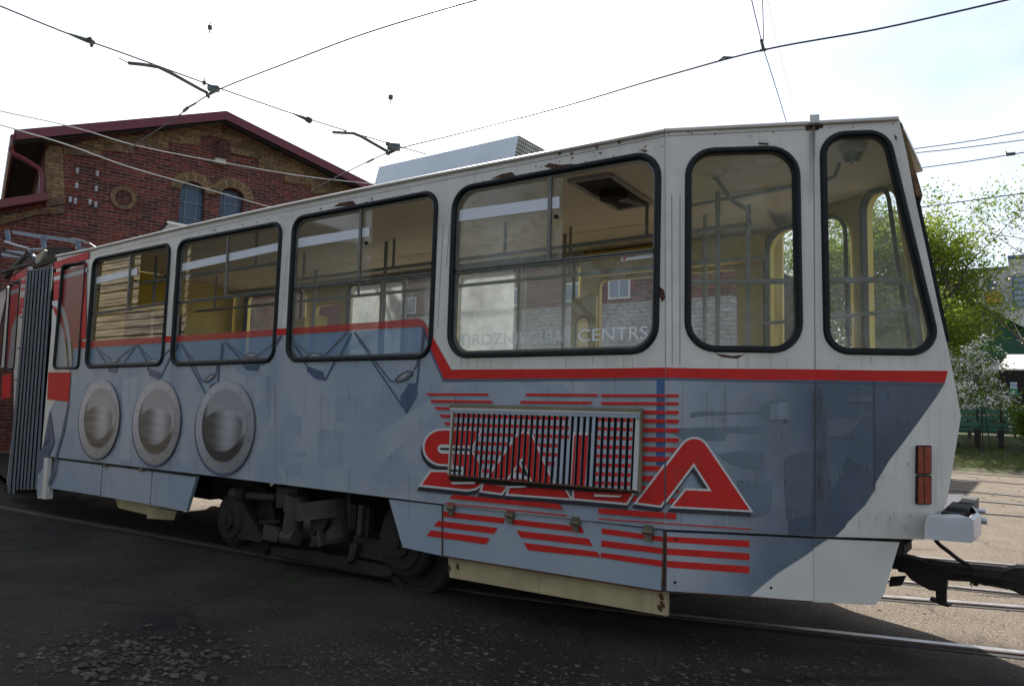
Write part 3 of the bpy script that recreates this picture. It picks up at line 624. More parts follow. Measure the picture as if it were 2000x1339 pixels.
# thin red rows around the logo
rows_up = [(769.5,5.5),(785,6),(801.6,7),(818.4,7.8),(836,8.3),(855,8.4),(873.6,9),(892.3,9.7),(911,10),(931,10.5),(951,11),(972,11.5)]
for y, th in rows_up:
    sl = .0003*(y-769); A([(1176,y-sl*149),(1325,y),(1325,y+th),(1176,y+th-sl*149)], RED)
for q in [[(835,767.5),(955,768),(956,772.5),(838,772)],[(843,780.5),(963,782),(965,787),(845,785.5)],[(852,794),(887,795.5),(887,800),(854,799)],[(861,809),(887,810),(887,815),(864,814.5)],[(870,824),(887,825),(887,831),(873,830)],
          [(1031,768),(1171,769),(1169,774),(1027.5,773)],[(1020,782.5),(1160,784),(1156,789),(1017,787.5)],
          [(888,965),(1092,981.5),(1103,994),(879.5,972.5)],[(872,981),(1106,1004),(1112,1007.5),(872,983)],[(1171,991),(1320,1001),(1320,1013),(1171,1001.5)],[(1171,1011),(1300,1019.5),(1465,1031),(1465,1033.5),(1300,1022),(1171,1013.5)]]:
    A(q, RED)
LG = [ # red letter shapes
 [(890,840)]+[(866-34*sin(pi*k/16), 872.7-32.5*cos(pi*k/16)) for k in range(17)]+[(890,907)],
 [(845,920.5),(890,922),(950,938),(944,943),(932,952),(915,955),(827,945.5)],
 [(949,943),(992,950),(982,962),(944,957)],[(1000,951),(1102,950),(1116,972),(995,963)],[(1124,951),(1238,962),(1226,981),(1124,972)],
 [(1247,980),(1328,874),(1334,866.5),(1340,861),(1346.5,857.6),(1353,856.3),(1360,856.6),(1367,859),(1373,863.2),(1378.5,870),(1463,995),(1314,987),(1339,956),(1389,958),(1354,903),(1292,986)]]
for q in LG: A([(x-3, y+8) for x, y in offset(q, 4.2)], BLACKP)
A([(1349,914),(1353,912),(1378,950),(1370,950)], BLACKP)
for q in LG: A(offset(q, 4.2), OUTL)
for q in LG: A(q, RED)
A([(890,867.5),(864,867.5),(859,870),(857.5,876),(860,882),(864,884.5),(890,886)], OUTL); A([(890,873.5),(864,873.5),(862,876),(864,878.5),(890,879)], BLACKP)
# paint the list: outside on the body, inside the first four windows on the glass
prt = {'wrap_print': gm_}; flm = M(); step = .0001
def mget(k):
    if k not in prt: prt[k] = M()
    return prt[k]
for k, (poly, mt, fm) in enumerate(art):
    name = 'wrap_print'
    px_face(mget(name), poly, mt, .0012+k*step, cut=WC)
    if fm:
        for i in range(4):
            for t in tess(ccw(poly)):
                q = clip_in(t, WC[i])
                if q: uv = [PM.sz(p) for p in q]; flm.face([PM.pt(u, -.018+k*.00012) for u in uv], fm, uv)
for k, m in prt.items(): m.build(k, tram)
flm.build('window_film', tram)
# portholes printed on the side
for j, (L_, R_, T_, B_, l2, r2, t2, b2) in enumerate([(157,236,741,894,168,229,757,874),(262,355,741,907,274,344.5,759,886),(384.5,499,742,924,398,484.5,759.5,901)]):
    cx, cy = (L_+R_)/2, (T_+B_)/2; c = PM.sz((cx, cy)); ra = (PM.sz((R_, cy))[0]-PM.sz((L_, cy))[0])/2; rb = (PM.sz((cx, T_))[1]-PM.sz((cx, B_))[1])/2
    c2 = PM.sz(((l2+r2)/2, (t2+b2)/2)); rc = (PM.sz((r2, cy))[0]-PM.sz((l2, cy))[0])/2; rd = (PM.sz(((l2+r2)/2, t2))[1]-PM.sz(((l2+r2)/2, b2))[1])/2
    m = M(); o0 = .0205
    vc = bpy.data.materials.get('porthole_print')
    if not vc:
        vc, t, N, L = nodes('porthole_print'); b = N('ShaderNodeBsdfPrincipled'); a = N('ShaderNodeAttribute'); a.attribute_name = 'print'; o = N('ShaderNodeOutputMaterial')
        tcx = N('ShaderNodeTexCoord'); mpx = N('ShaderNodeMapping'); mpx.inputs['Scale'].default_value = (3, 3, 70); nx_ = N('ShaderNodeTexNoise'); nx_.inputs['Scale'].default_value = 1; nx_.inputs['Detail'].default_value = 6
        L(tcx.outputs['Object'], mpx.inputs[0]); L(mpx.outputs[0], nx_.inputs['Vector']); mm = N('ShaderNodeMapRange'); mm.inputs[1].default_value = .3; mm.inputs[2].default_value = .7; mm.inputs[3].default_value = .93; mm.inputs[4].default_value = 1.07; L(nx_.outputs['Fac'], mm.inputs[0])
        vm = N('ShaderNodeVectorMath'); vm.operation = 'SCALE'; L(a.outputs['Color'], vm.inputs[0]); L(mm.outputs[0], vm.inputs['Scale']); L(vm.outputs[0], b.inputs['Base Color']); b.inputs['Roughness'].default_value = .36; b.inputs['Coat Weight'].default_value = .2; L(b.outputs[0], o.inputs[0])
    nr, na = 40, 72; vs = []; cols = []
    def val(u, v):   # u,v in the glass disc, v up
        sm_ = lambda a, b, x: (lambda t: t*t*(3-2*t))(min(1, max(0, (x-a)/(b-a))))
        e = math.hypot((u+.06)/1.0, (v-.04)/.84); top = .42-.35*(u+.05)**2
        bd = min(1, sm_(0, -.5, v)+sm_(-.7, -.95, u)); outc = (.30-.06*v)*(1-bd)+.03*bd
        drum = .05+.30*math.exp(-((u-.22)/.45)**2)*(1-.25*sm_(.1, -.8, v))+.022*sin(v*23+u*2)*math.exp(-((u+.2)/.5)**2)
        mk = sm_(.93, .86, e)*sm_(top+.04, top-.04, v); g_ = outc*(1-mk)+drum*mk
        return g_
    # ring
    for i in range(5):
        t = i/4
        for k in range(na):
            a = 2*pi*k/na; x0, z0 = c2[0]+rc*cos(a), c2[1]+rd*sin(a); x1, z1 = c[0]+ra*cos(a), c[1]+rb*sin(a)
            vs.append(PM.pt((x0+(x1-x0)*t, z0+(z1-z0)*t), o0+.001)); s_ = .30+.10*sin(a-.6)+(-.06 if i in (0, 4) else 0); cols.append((s_*1.0, s_*.985, s_*1.03))
    fs = [(i*na+k, i*na+(k+1)%na, (i+1)*na+(k+1)%na, (i+1)*na+k) for i in range(4) for k in range(na)]
    b0 = len(vs)
    for i in range(nr+1):
        for k in range(na):
            a = 2*pi*k/na; u, v = i/nr*cos(a), i/nr*sin(a); vs.append(PM.pt((c2[0]+rc*u, c2[1]+rd*v), o0+.0018)); s_ = val(u, v); cols.append((s_, s_*.985, s_*1.03))
    fs += [(b0+i*na+k, b0+i*na+(k+1)%na, b0+(i+1)*na+(k+1)%na, b0+(i+1)*na+k) for i in range(nr) for k in range(na)]
    m.mesh(vs, fs, vc)
    # printed dark rim left/below and screws
    rim = [(c[0]-.012+(ra+.006)*cos(2*pi*k/48), c[1]-.014+(rb+.004)*sin(2*pi*k/48)) for k in range(48)]
    m.slab(PM, [rim], 0, SHAD, o0)
    nn = len(m.v); ncol = len(cols)
    for k in range(10):
        a = .35+2*pi*k/10; x, z = c[0]+(ra+rc)/2*cos(a), c[1]+(rb+rd)/2*sin(a)
        m.slab(PM, [line((x-.010, z), (x+.010, z), .004)], 0, BLACKP, o0+.0026); m.slab(PM, [line((x, z-.010), (x, z+.010), .004)], 0, BLACKP, o0+.0029)
    ob = m.build('porthole_picture', tram)
    at_ = ob.data.color_attributes.new('print', 'FLOAT_COLOR', 'POINT')
    for i in range(len(ob.data.vertices)): q = cols[i] if i < ncol else (.05, .05, .05); at_.data[i].color = (*q, 1)
# windows -------------------------------------------------------------------
BARS = {1: (((176,613),(325,590)), ((253,495),(246,606)), (192,)), 2: (((342,591),(545,567)), ((443,459),(438,582)), None), 3: (((566,564.5),(852,533)), ((703,406),(698,547)), (720,)), 4: (((880,530.5),(1288,487)), ((1073,340),(1069,510)), (1094,))}
for i, (q, r, pl) in enumerate(zip(WQ, WR, WP)):
    far_w = i < 4; wf = .036 if i else .028
    m = M(); lp = [fillet(offset(q, -d), max(.02, r-d)) for d in (0, wf*.3, wf*.7, wf, wf)]
    m.strip(pl, lp, (.001, .020, .020, .006, -.035), RUBBER)
    fr = m.build('window_frame', tram, smooth=False)
    inner = fillet(offset(q, -wf+.004), r-wf+.004); qi = offset(q, -wf)
    if i in BARS:
        (ha, hb_), (va, vb), op = BARS[i]
        m = M(); H0, H1 = PM.sz(ha), PM.sz(hb_); V0, V1 = PM.sz(va), PM.sz(vb)
        m.strip(pl, [fillet(offset(q, -wf-d), r-wf) for d in (0, .012, .012)], (-.008, -.008, -.03), ALU)
        hq = clip_in(ccw(line((H0[0]-.1, H0[1]-.1*(H1[1]-H0[1])/(H1[0]-H0[0])), (H1[0]+.1, H1[1]+.1*(H1[1]-H0[1])/(H1[0]-H0[0])), .024)), inner); m.slab(pl, [hq], .018, ALU, -.008)
        m.slab(pl, [clip_in(ccw(line((H0[0]-.1, H0[1]), (H1[0]+.1, H1[1]), .006)), inner)], .004, RUBBER, -.005)
        m.slab(pl, [clip_in(ccw(line((V0[0], V0[1]+.1), V1, .022)), inner)], .018, ALU, -.006)
        m.build('glazing_bar', fr)
        m = M(); low = clip_in(inner, [(H0[0]-1, H0[1]-3), (H1[0]+1, H1[1]-3), (H1[0]+1, H1[1]), (H0[0]-1, H0[1])])
        gm_ = GLD if i >= 3 else GLS
        m.slab(pl, [low], 0, gm_, -.022); m.build('lower_pane', fr)
        xr = V0[0]+.012 if op is None else PM.sz((op[0] if i > 1 else 266, va[1]+60))[0]
        upl = clip_in(inner, [(H0[0]-1, H0[1]), (xr, H1[1] if False else H0[1]+(H1[1]-H0[1])*(xr-H0[0])/(H1[0]-H0[0])), (xr, 5), (H0[0]-1, 5)])
        m = M(); m.slab(pl, [upl], 0, GLD if i >= 3 else GLS, -.028); m.build('sliding_pane', fr)
        m = M(); band = {1: [(170,557),(264,535),(264,523),(170,544)], 2: [(340,531),(560,484),(560,468.5),(340,516.5)], 3: [(560,485.5),(717.5,460),(717.5,442.5),(560,467.5)], 4: [(870,434),(1089,404.5),(1089,382),(870,412)]}[i]
        bq = clip_in(ccw([PM.sz(p) for p in band]), inner); m.slab(pl, [bq], 0, FLW, -.02); m.build('white_band', fr)
        if op is None:
            upr = clip_in(inner, [(xr, H0[1]+(H1[1]-H0[1])*(xr-H0[0])/(H1[0]-H0[0])), (H1[0]+1, H1[1]), (H1[0]+1, 5), (xr, 5)])
            m = M(); m.slab(pl, [upr], 0, GLS, -.028); m.build('sliding_pane', fr)
        else:
            m = M(); hx = PM.pt((xr-.03, (V0[1]+V1[1])/2), -.015); m.lathe(hx, (0, -1, 0), [(0, .012), (.014, .014), (.02, .008)], DARK, 10); m.build('window_catch', fr)
    else:
        m = M(); m.slab(pl, [inner], 0, GLC if i > 4 else GLS, -.022); m.build('pane', fr)
# lettering helper
def text_poly(txt):
    cu = bpy.data.curves.new('t', 'FONT'); cu.body = txt; cu.size = 1; ob = bpy.data.objects.new('t', cu); COL.objects.link(ob)
    bpy.context.view_layer.update(); dg = bpy.context.evaluated_depsgraph_get(); me = ob.evaluated_get(dg).to_mesh()
    vs = [v.co.copy() for v in me.vertices]; fs = [tuple(p.vertices) for p in me.polygons]
    bpy.data.objects.remove(ob); bpy.data.curves.remove(cu); return vs, fs
def lettering(m, txt, quad, pl, off, mt, split=None):
    """quad: BL, BR, TR, TL pixels for baseline / cap height"""
    vs, fs = text_poly(txt); x0 = min(v.x for v in vs); x1 = max(v.x for v in vs)
    caph = .729 if any(c.isalpha() for c in txt) else .74
    P = []
    for v in vs:
        u = (v.x-x0)/(x1-x0); t = v.y/caph
        b = Vector(quad[0]).lerp(Vector(quad[1]), u); tp = Vector(quad[3]).lerp(Vector(quad[2]), u); P.append(pl.hit(tuple(b.lerp(tp, t)), off))
    m.mesh(P, fs, mt)
m = M(); lettering(m, 'TIRDZNIEC\u012aBAS', [(895,674.5),(1114,667),(1114,643.5),(895,652.5)], PM, -.019, LETT2); m.build('lettering', tram)
m = M(); lettering(m, 'CENTRS', [(1129,666.5),(1265,661.5),(1265,634.5),(1129,642.5)], PM, -.019, LETT); m.build('lettering', tram)
# skirts -----------------------------------------------------------------------
def skirt(name, px, mt, pl=PM, off=-.012, th=.03):
    m = M(); m.slab(pl, [ccw([pl.sz(p) for p in px])], th, mt, off); return m.build(name, tram)
skirt('side_skirt', [(104,895),(197,907),(192.5,968),(95,953)], LIGHTB); skirt('side_skirt', [(199,907.5),(294,919.5),(289.5,984.5),(194.5,968.5)], LIGHTB); skirt('side_skirt', [(296,920),(381,929.5),(361,998),(291.5,985)], LIGHTB)
skirt('side_skirt', [(757,975),(861,987),(861,1085.5),(784,1068.5)], LIGHTB)
fl = skirt('hinged_flap', [(864,985),(1296,1036),(1291,1155),(863,1086)], LIGHTB)
skirt('lower_sill_panel', [(866,1089),(1296,1158.5),(1295,1206),(869,1129)], BEIGE, off=-.045)
skirt('equipment_box', [(204,973),(290,988),(287,1012),(210,993)], BEIGE, off=-.1, th=.1); skirt('equipment_box', [(288,988),(345,998),(340,1015),(287,1012)], BEIGE, Plane((PM.hit((288,1000)).x, .1), (.5, .9)), off=0, th=.02)
m = M(); m.slab(PA, [ccw([PA.sz(p) for p in [(1303,1038),(1590,1052),(1590,1175.5),(1301,1155)]])], .03, MIDB, -.012); m.slab(PB, [ccw([PB.sz(p) for p in [(1590,1052),(1758,1059),(1728,1160),(1710,1182),(1597,1176),(1590,1175.5)]])], .03, WHITE, -.012)
sk = m.build('end_skirt', tram)
m = M()
SKP = [(PM, 862, 1300), (PA, 1300, 1590), (PB, 1590, 2200)]
px_face(m, [(1620,1053),(1758,1059),(1728,1160),(1710,1182),(1597,1176),(1466,1164),(1520,1120),(1570,1088)], PLAIN, -.0085, SKP)
px_face(m, [(1303,1040),(1617,1053),(1568,1086),(1518,1119),(1470,1150),(1462,1164),(1303,1154)], WRAP, -.0100, SKP)
fr_ = []
for q in [[(865,998),(986,1011.5),(980.6,1022),(864.5,1008.5)],[(854,1016.6),(970,1030.4),(963,1042),(845.6,1027)],[(840,1035),(955,1050.5),(948,1062.5),(831.5,1046)],
          [(993.5,1013),(1134.5,1028.6),(1139.6,1040.6),(1000,1024)],[(1007,1035.5),(1148,1051.4),(1156,1066),(1015,1049)],[(1021,1059.5),(1164.5,1077),(1172,1088.4),(1030,1074)],
          [(1174,1031),(1293,1047.5),(1293,1057.5),(1174,1042)],[(1173,1054.4),(1293,1070),(1293,1081.3),(1173,1067)],[(1172,1078.6),(1293,1094.5),(1293,1106.5),(1172,1088.6)],
          [(1303,1047.5),(1464.5,1055.5),(1464.5,1068.5),(1303,1058.5)],[(1303,1070.4),(1464.5,1080.5),(1464.5,1094),(1303,1083)],[(1303,1094.7),(1464.5,1105.8),(1464.5,1119.6),(1303,1107.5)]]:
    px_face(m, q, RED, -.0078, [(PM, -500, 1300), (PA, 1300, 1590)])
m.build('skirt_stripes', tram)
# seam rust frames, bolts
m = M()
for a, b in [((862.5,988),(862.3,1086)),((864,1086),(1291,1155)),((1296,1036),(1292,1155))]: m.slab(PM, [line(PM.sz(a), PM.sz(b), .009)], .004, RUST, -.006)
for a, b in [((1301,1039),(1300,1155)),((1303,1155),(1588,1175))]: m.slab(PA, [line(PA.sz(a), PA.sz(b), .006)], .004, RUST, -.006)
for p, pl in [((869,1111),PM),((885,1108),PM),((1285,1168),PM),((1287,1183),PM),((1282,1190),PM)]: m.slab(pl, [ell(pl.sz(p), .012, .02, rnd.random(), 9)], .002, RUST, -.042)
for p in [(1321,1053),(1319,1137),(1507,1148)]: m.slab(PA, [ell(PA.sz(p), .007, .007, 0, 8)], .004, DARK, -.006)
px_face(m, line((96,893),(382,929),4), DARK, -.006, [(PM, -500, 1300)])
m.build('seam_rust', tram); m = M()
for pl, a, b in ((PA, (1296,1030), (1592,1044)), (PB, (1588,1044), (1770,1056))): m.slab(pl, [line(pl.sz(a), pl.sz(b), .16)], .02, DARK, -.05)

m.build('gap_cover', tram)
HNG = mat('brown_brass_hinge', (.15, .12, .08), .6, metal=.3, var=.3, dirt=.4)
for p in [(882,991),(997,1005.5),(1125,1020.5),(1267,1038)]:
    m = M(); c = PM.hit(p, .0); s_ = 1
    m.tube([c+Vector((-.028, -.012, 0)), c+Vector((.028, -.012, 0))], .013, HNG, 8); m.obox(c+Vector((.0, -.006, -.024)), (.02, 0, 0), (0, .005, 0), (0, 0, .022), HNG); m.obox(c+Vector((0, -.002, .02)), (.026, 0, 0), (0, .004, 0), (0, 0, .014), HNG)
    m.build('hinge', tram)
for p in [(207,909),(277,917)]:
    m = M(); c = PM.hit(p, 0); m.tube([c+Vector((-.03, -.01, 0)), c+Vector((.03, -.01, 0))], .012, HNG, 8); m.build('hinge', tram)
m = M(); m.slab(PM, [ccw([PM.sz(p) for p in [(92,893),(100,894),(94,974),(87,973)]])], .04, WHITE, .03); m.build('corner_post', tram)
# dark gap strip under the body + underframe --------------------------------------
m = M(); m.box((-8.4, .05, .70), (xm, 2.15, .80), DARK); m.box((xm, .65, .70), (-.95, 1.5, .80), DARK)
m.box((-7.9, .75, .28), (-6.75, 1.45, .70), DARK); m.box((-5.6, .95, .22), (-1.9, 1.5, .70), DARK); m.box((-3.6, .2, .35), (-1.75, .9, .70), DARK); m.box((-1.6, .75, .42), (-.95, 1.5, .70), DARK)
m.obox((-1.32, .52, .40), (.22, .10, 0), (-.02, .05, 0), (0, 0, .04), RUST)
m.build('underframe', tram)
m = M(); m.slab(FPM, [[(-8.4, .35), (-6.9, .35), (-6.8, zs), (-8.4, zs)]], .03, WHITE, -.01); m.build('far_side_skirt', tram); m = M(); m.slab(FPM, [[(-4.3, .35), (xm, .35), (xm, zs), (-4.4, zs)]], .03, WHITE, -.01)
m.slab(FPA, [[(0, .4), (lfa, .42), (lfa, zs), (0, zs)]], .03, WHITE, -.01); m.slab(FPB, [[(0, .42), (.22, .45), (.3, zs), (0, zs)]], .03, WHITE, -.01); m.build('far_side_skirt', tram)
# bogie
def px3(p, y): return yhit(p, y)
for c_, r_, ypl in (((494,1018), .33, .32), ((818,1062), .345, .30)):
    c = px3(c_, ypl)
    wm = M(); wm.lathe(c, (0, -1, 0), [(-.12, .1), (-.11, r_-.03), (-.05, r_), (.03, r_+.003), (.045, r_-.01), (.045, r_-.055), (.02, r_-.07), (.02, .16), (.06, .13), (.06, .001)], BOGIE, 40); wm.build('wheel', tram, smooth=False)
    wm = M(); wm.lathe(Vector((c.x, 1.1, c.z)), (0, 1, 0), [(-.75, .05), (.75, .05)], DARK, 12); wm.lathe(Vector((c.x, 1.85, c.z)), (0, 1, 0), [(-.05, r_), (.05, r_)], BOGIE, 30); wm.build('axle', tram)
for c_, r_ in (((456,1012), .165), ((791,1058), .185)):
    c = px3(c_, .2); m = M(); m.lathe(c, (0, -1, 0), [(-.06, r_+.06), (.0, r_+.055), (.02, r_+.03), (.03, r_), (.045, r_-.01), (.05, r_*.55), (.075, r_*.5), (.08, r_*.2), (.095, .03), (.1, .001)], BOGIE, 30); m.build('axle_box', tram)
def yslab(m, px, y, th, mt):
    pl = Plane((0, y), (1, 0)); m.slab(pl, [ccw([pl.sz(p) for p in px])], th, mt)
def bpart(*a): m = M(); yslab(m, *a); m.build('bogie_frame_plate', tram)
bpart( [(462,975),(470,975),(515,1052),(508,1058),(462,1050),(480,1020)], .16, .05, BOGIE)
bpart( [(515,1024),(546,1032),(540,1058),(512,1052)], .1, .04, BOGIE2)
bpart( [(745,1050),(780,1010),(775,1060),(762,1098),(700,1086),(690,1060),(735,1062)], .2, .06, BOGIE)
bpart( [(690,1044),(760,1058),(790,1085),(780,1100),(690,1078)], .25, .08, BOGIE)
bpart( [(425,950),(520,958),(540,940),(545,1000),(430,975)], .45, .3, DARK)
bpart( [(540,950),(560,952),(562,992),(539,990)], .14, .06, BOGIE2)

m = M(); m.tube([px3((472,964),.2), px3((485,967),.2)], .07, BOGIE, 14); m.tube([px3((485,967),.2), px3((541,971),.2)], .032, BOGIE2, 12); m.tube([px3((455,962),.2), px3((472,965),.2)], .05, BOGIE2, 12); m.tube([px3((508,1020),.2), px3((548,1018),.2)], .018, BOGIE, 8); m.build('pull_rod', tram)
m = M(); m.tube([px3((582,966),.12), px3((576,998),.12)], .088, BOGIE2, 18); m.tube([px3((576,998),.12), px3((570,1042),.12)], .075, BOGIE2, 18); m.tube([px3((556,1047),.1), px3((580,1049),.1)], .058, BOGIE2, 14); m.tube([px3((572,960),.14), px3((592,962),.14)], .06, BOGIE, 14); m.build('damper', tram)
m = M(); t0, t1 = px3((640,978),.3), px3((652,1058),.3)
m.tube([px3((636,976),.3), px3((638,1010),.3)], .25, BOGIE2, 26); m.tube([px3((650,1008),.32), t1], .17, BOGIE2, 22); m.tube([px3((652,1050),.3), px3((653,1060),.3)], .19, BOGIE, 22); m.tube([px3((590,996),.1), px3((606,996),.1)], .05, BOGIE2, 12)
yslab(m, [(607,1010),(640,1015),(628,1040),(620,1030),(612,1045),(606,1035)], .12, .05, BOGIE); yslab(m, [(618,1030),(624,1040),(627,1066),(622,1068)], .1, .03, BOGIE2); m.build('brake_motor', tram)
m = M(); yslab(m, [(700,985),(709,986),(704,1045),(696,1044)], .2, .05, BOGIE2); yslab(m, [(678,982),(697,985),(693,1035),(678,1032)], .25, .05, BOGIE); yslab(m, [(716,990),(722,990),(718,1050),(712,1049)], .22, .05, BOGIE); yslab(m, [(684,1060),(698,1062),(690,1092),(675,1100),(668,1098),(680,1085)], .15, .05, BOGIE); m.build('brake_linkage', tram)
m = M(); yslab(m, [(528,1068),(620,1076),(755,1105),(768,1118),(762,1124),(740,1124),(530,1082)], .2, .07, BOGIE); m.build('track_brake', tram)
# grille -------------------------------------------------------------------------
z5 = lambda x, y: (820+x/4, 740+y/4)
SLATM = mat('slat_blue_grey_paint', (.34, .39, .44), .4, var=.12, dirt=.25, coat=.1)
GB = PM
m = M(); off = .045
m.slab(PM, [ccw([PM.sz(z5(*p)) for p in [(285,255),(1745,292),(1742,868),(262,748)]])], .001, BLACKP, .0195)
def bar(m, pts, mt, off, th=.03): m.slab(PM, [ccw([PM.sz(z5(*p)) for p in pts])], th, mt, off)
OLDB = mat('brownish_grille_frame', (.19, .155, .095), .7, var=.2, dirt=.5, dirtc=(.05, .035, .02)); bar(m, [(270,197),(1762,230),(1762,258),(272,222)], OLDB, .05); bar(m, [(272,222),(1762,258),(1760,272),(272,240)], OUTL, .047, .02); bar(m, [(272,240),(1760,272),(1750,305),(275,262)], LIGHTB, .044, .02)
bar(m, [(268,262),(302,263),(272,745),(240,742)], OUTL, .030, .008); bar(m, [(1708,300),(1746,304),(1720,870),(1682,862)], OUTL, .034, .02); bar(m, [(1750,262),(1763,258),(1754,882),(1736,880)], OLDB, .048, .02); 
bar(m, [(258,740),(1700,862),(1700,874),(256,752)], RUST, .060, .03); bar(m, [(252,756),(1745,880),(1740,888),(1400,878),(700,830),(250,790)], DARK, .03, .02)
bar(m, [(299,262),(307,262),(275,745),(266,745)], OLDB, .055, .02)
for q in [[(268,800),(460,800),(450,815),(285,818)],[(690,832),(860,830),(840,842),(705,846)],[(1385,895),(1605,905),(1575,918),(1385,912)]]: bar(m, q, OUTL, .034, .006)
gr = m.build('ventilation_grille', tram)
sart = []
for k in range(8):
    def ro(x0, x1): 
        y0 = 272+(x0-315)*.027+k*70; y1 = 272+(x1-315)*.027+k*70
        return [(x0, y0), (x1, y1), (x1, y1+27+k*.6), (x0, y0+27+k*.6)]
    sart += [(ro(290, 1195-(k*22 if k > 2 else 0)), RED), (ro(1408-k*2, 1760), RED)]
Sx = [(290,398),(505,402),(440,525),(440,575),(480,620),(505,690),(510,770),(380,770),(385,690),(290,672)]
sart += [(offset(Sx, 12), OUTL), (Sx, RED), ([(290,515),(440,518),(440,585),(290,580)], OUTL), ([(290,537),(435,540),(435,560),(290,556)], BLACKP), ([(270,668),(370,680),(385,700),(380,745),(270,735)], OUTL), ([(270,700),(360,705),(365,722),(270,718)], BLACKP)]
Ax = [(570,765),(790,445),(850,415),(905,445),(1075,820),(915,810),(830,610),(710,775)]
sart += [(offset(Ax, 17), OUTL), (Ax, RED), ([(745,770),(825,625),(890,780)], OUTL), ([(820,640),(835,640),(880,755),(855,755)], BLACKP), ([(770,720),(810,660),(850,740)], RED)]
sart += [([(1192,830),(1215,413),(1372,416),(1335,840)], OUTL), ([(1212,830),(1237,435),(1352,437),(1318,838)], RED)]
sart = [([z5(*p) for p in q], mt) for q, mt in sart]
ns = 32
for i in range(ns):
    def fx(t): return t*.86+.14*t*t
    t0_ = fx((i+.16)/ns); t1_ = fx((i+.64)/ns)
    top0, top1 = z5(302+1408*t0_, 264+38*t0_), z5(302+1408*t1_, 264+38*t1_); bt0, bt1 = z5(268+1418*t0_, 744+122*t0_), z5(268+1418*t1_, 744+122*t1_)
    m = M(); quad = ccw([PM.sz(p) for p in (top0, top1, bt1, bt0)]); m.slab(PM, [quad], .004, SLATM, .040)
    pq = [top0, top1, bt1, bt0]
    for k, (q, mt) in enumerate(sart):
        for t in tess(ccw(q)):
            c = clip_in(t, pq)
            if c: m.face([PM.pt(PM.sz(p), .0406+k*.0001) for p in c], mt)
    m.build('slat', gr)
# side marker lights
for (y0, y1) in ((869, 925.5), (927, 984)):
    m = M(); q = ccw([PB.sz(p) for p in [(1788,y0),(1817.5,y0),(1817.5,y1),(1787,y1)]])
    m.slab(PB, [fillet(q, .008, 3)], .014, RUBBER, .014); q2 = offset(q, -.006); m.slab(PB, [fillet(q2, .006, 3)], .012, AMBER, .026)
    xa = (q2[0][0]+q2[1][0])/2
    m.build('marker_light', tram)
    m = M(); zz = [p[1] for p in q2]; m.slab(PB, [[(xa-.002, min(zz)), (xa+.001, min(zz)), (xa+.001, max(zz)), (xa-.002, max(zz))]], .001, RUBBER, .028); m.build('lens_rib', bpy.data.objects[[o.name for o in tram.children if o.name.startswith('marker_light')][-1]])
# windshield, sign box and rain strip on the front
m = M(); a0, a1 = NP_[0], NP_[5]
def fpt(u, t, o=0):
    a = NP_[0].lerp(NP_[5], t); b = far(a, .17); p = a.lerp(b, u); return p+Vector((o, 0, 0))
m.mesh([fpt(.04, .05, .0), fpt(.96, .05, 0), fpt(.96, .93, 0), fpt(.04, .93, 0)]+[fpt(.04, .05, .02), fpt(.96, .05, .02), fpt(.96, .93, .02), fpt(.04, .93, .02)], [(4,5,6,7),(0,1,5,4),(1,2,6,5),(2,3,7,6),(3,0,4,7)], RUBBER)
wsf = m.build('windshield_frame', tram)
m = M(); m.face([fpt(.1, .36, .024), fpt(.9, .36, .024), fpt(.9, .9, .024), fpt(.1, .9, .024)], GLD); m.build('windshield', wsf)
m = M(); a5, a6 = NP_[5], NP_[6]; b5, b6 = far(a5, .17), far(a6, .17)
def fq(t, u, mt, o=.004): m.face([a5.lerp(a6, t[0]).lerp(b5.lerp(b6, t[0]), u[0])+Vector((o,0,0)), a5.lerp(a6, t[1]).lerp(b5.lerp(b6, t[1]), u[0])+Vector((o,0,0)), a5.lerp(a6, t[1]).lerp(b5.lerp(b6, t[1]), u[1])+Vector((o,0,0)), a5.lerp(a6, t[0]).lerp(b5.lerp(b6, t[0]), u[1])+Vector((o,0,0))], mt)
fq((.22,.40), (.03,.97), RED); fq((.41,.98), (.05,.95), LIGHTB); m.build('front_stripe', tram); m = M(); RUSTO = mat('rusty_ochre_sheet', (.15, .09, .04), .85, var=.5, scale=30, bump=.4)
s0, s1 = PB.hit((1757,240)), PB.hit((1790,382)); d_ = Vector((.028, .008, 0))
vs = [s0, s1, far(s1, .17), far(s0, .17)]; m.mesh(vs+[v+d_ if k in (1, 2) else v+d_*.35 for k, v in enumerate(vs)], [(0,1,5,4),(1,2,6,5),(2,3,7,6),(3,0,4,7),(4,5,6,7)], RUSTO); m.build('sign_box', tram)
m = M(); c = PB.hit((1590,243)); m.obox(c+Vector((0, -.01, .02)), (.022, .01, 0), (-.01, .02, 0), (0, 0, .022), STEEL); m.build('lamp_bracket', tram)
m = M(); c = PA.hit((1500,280)); m.tube([PA.hit((1482,279.5), .006), PA.hit((1501,281), .006)], .004, BOGIE2, 6); m.build('rain_clip', tram)
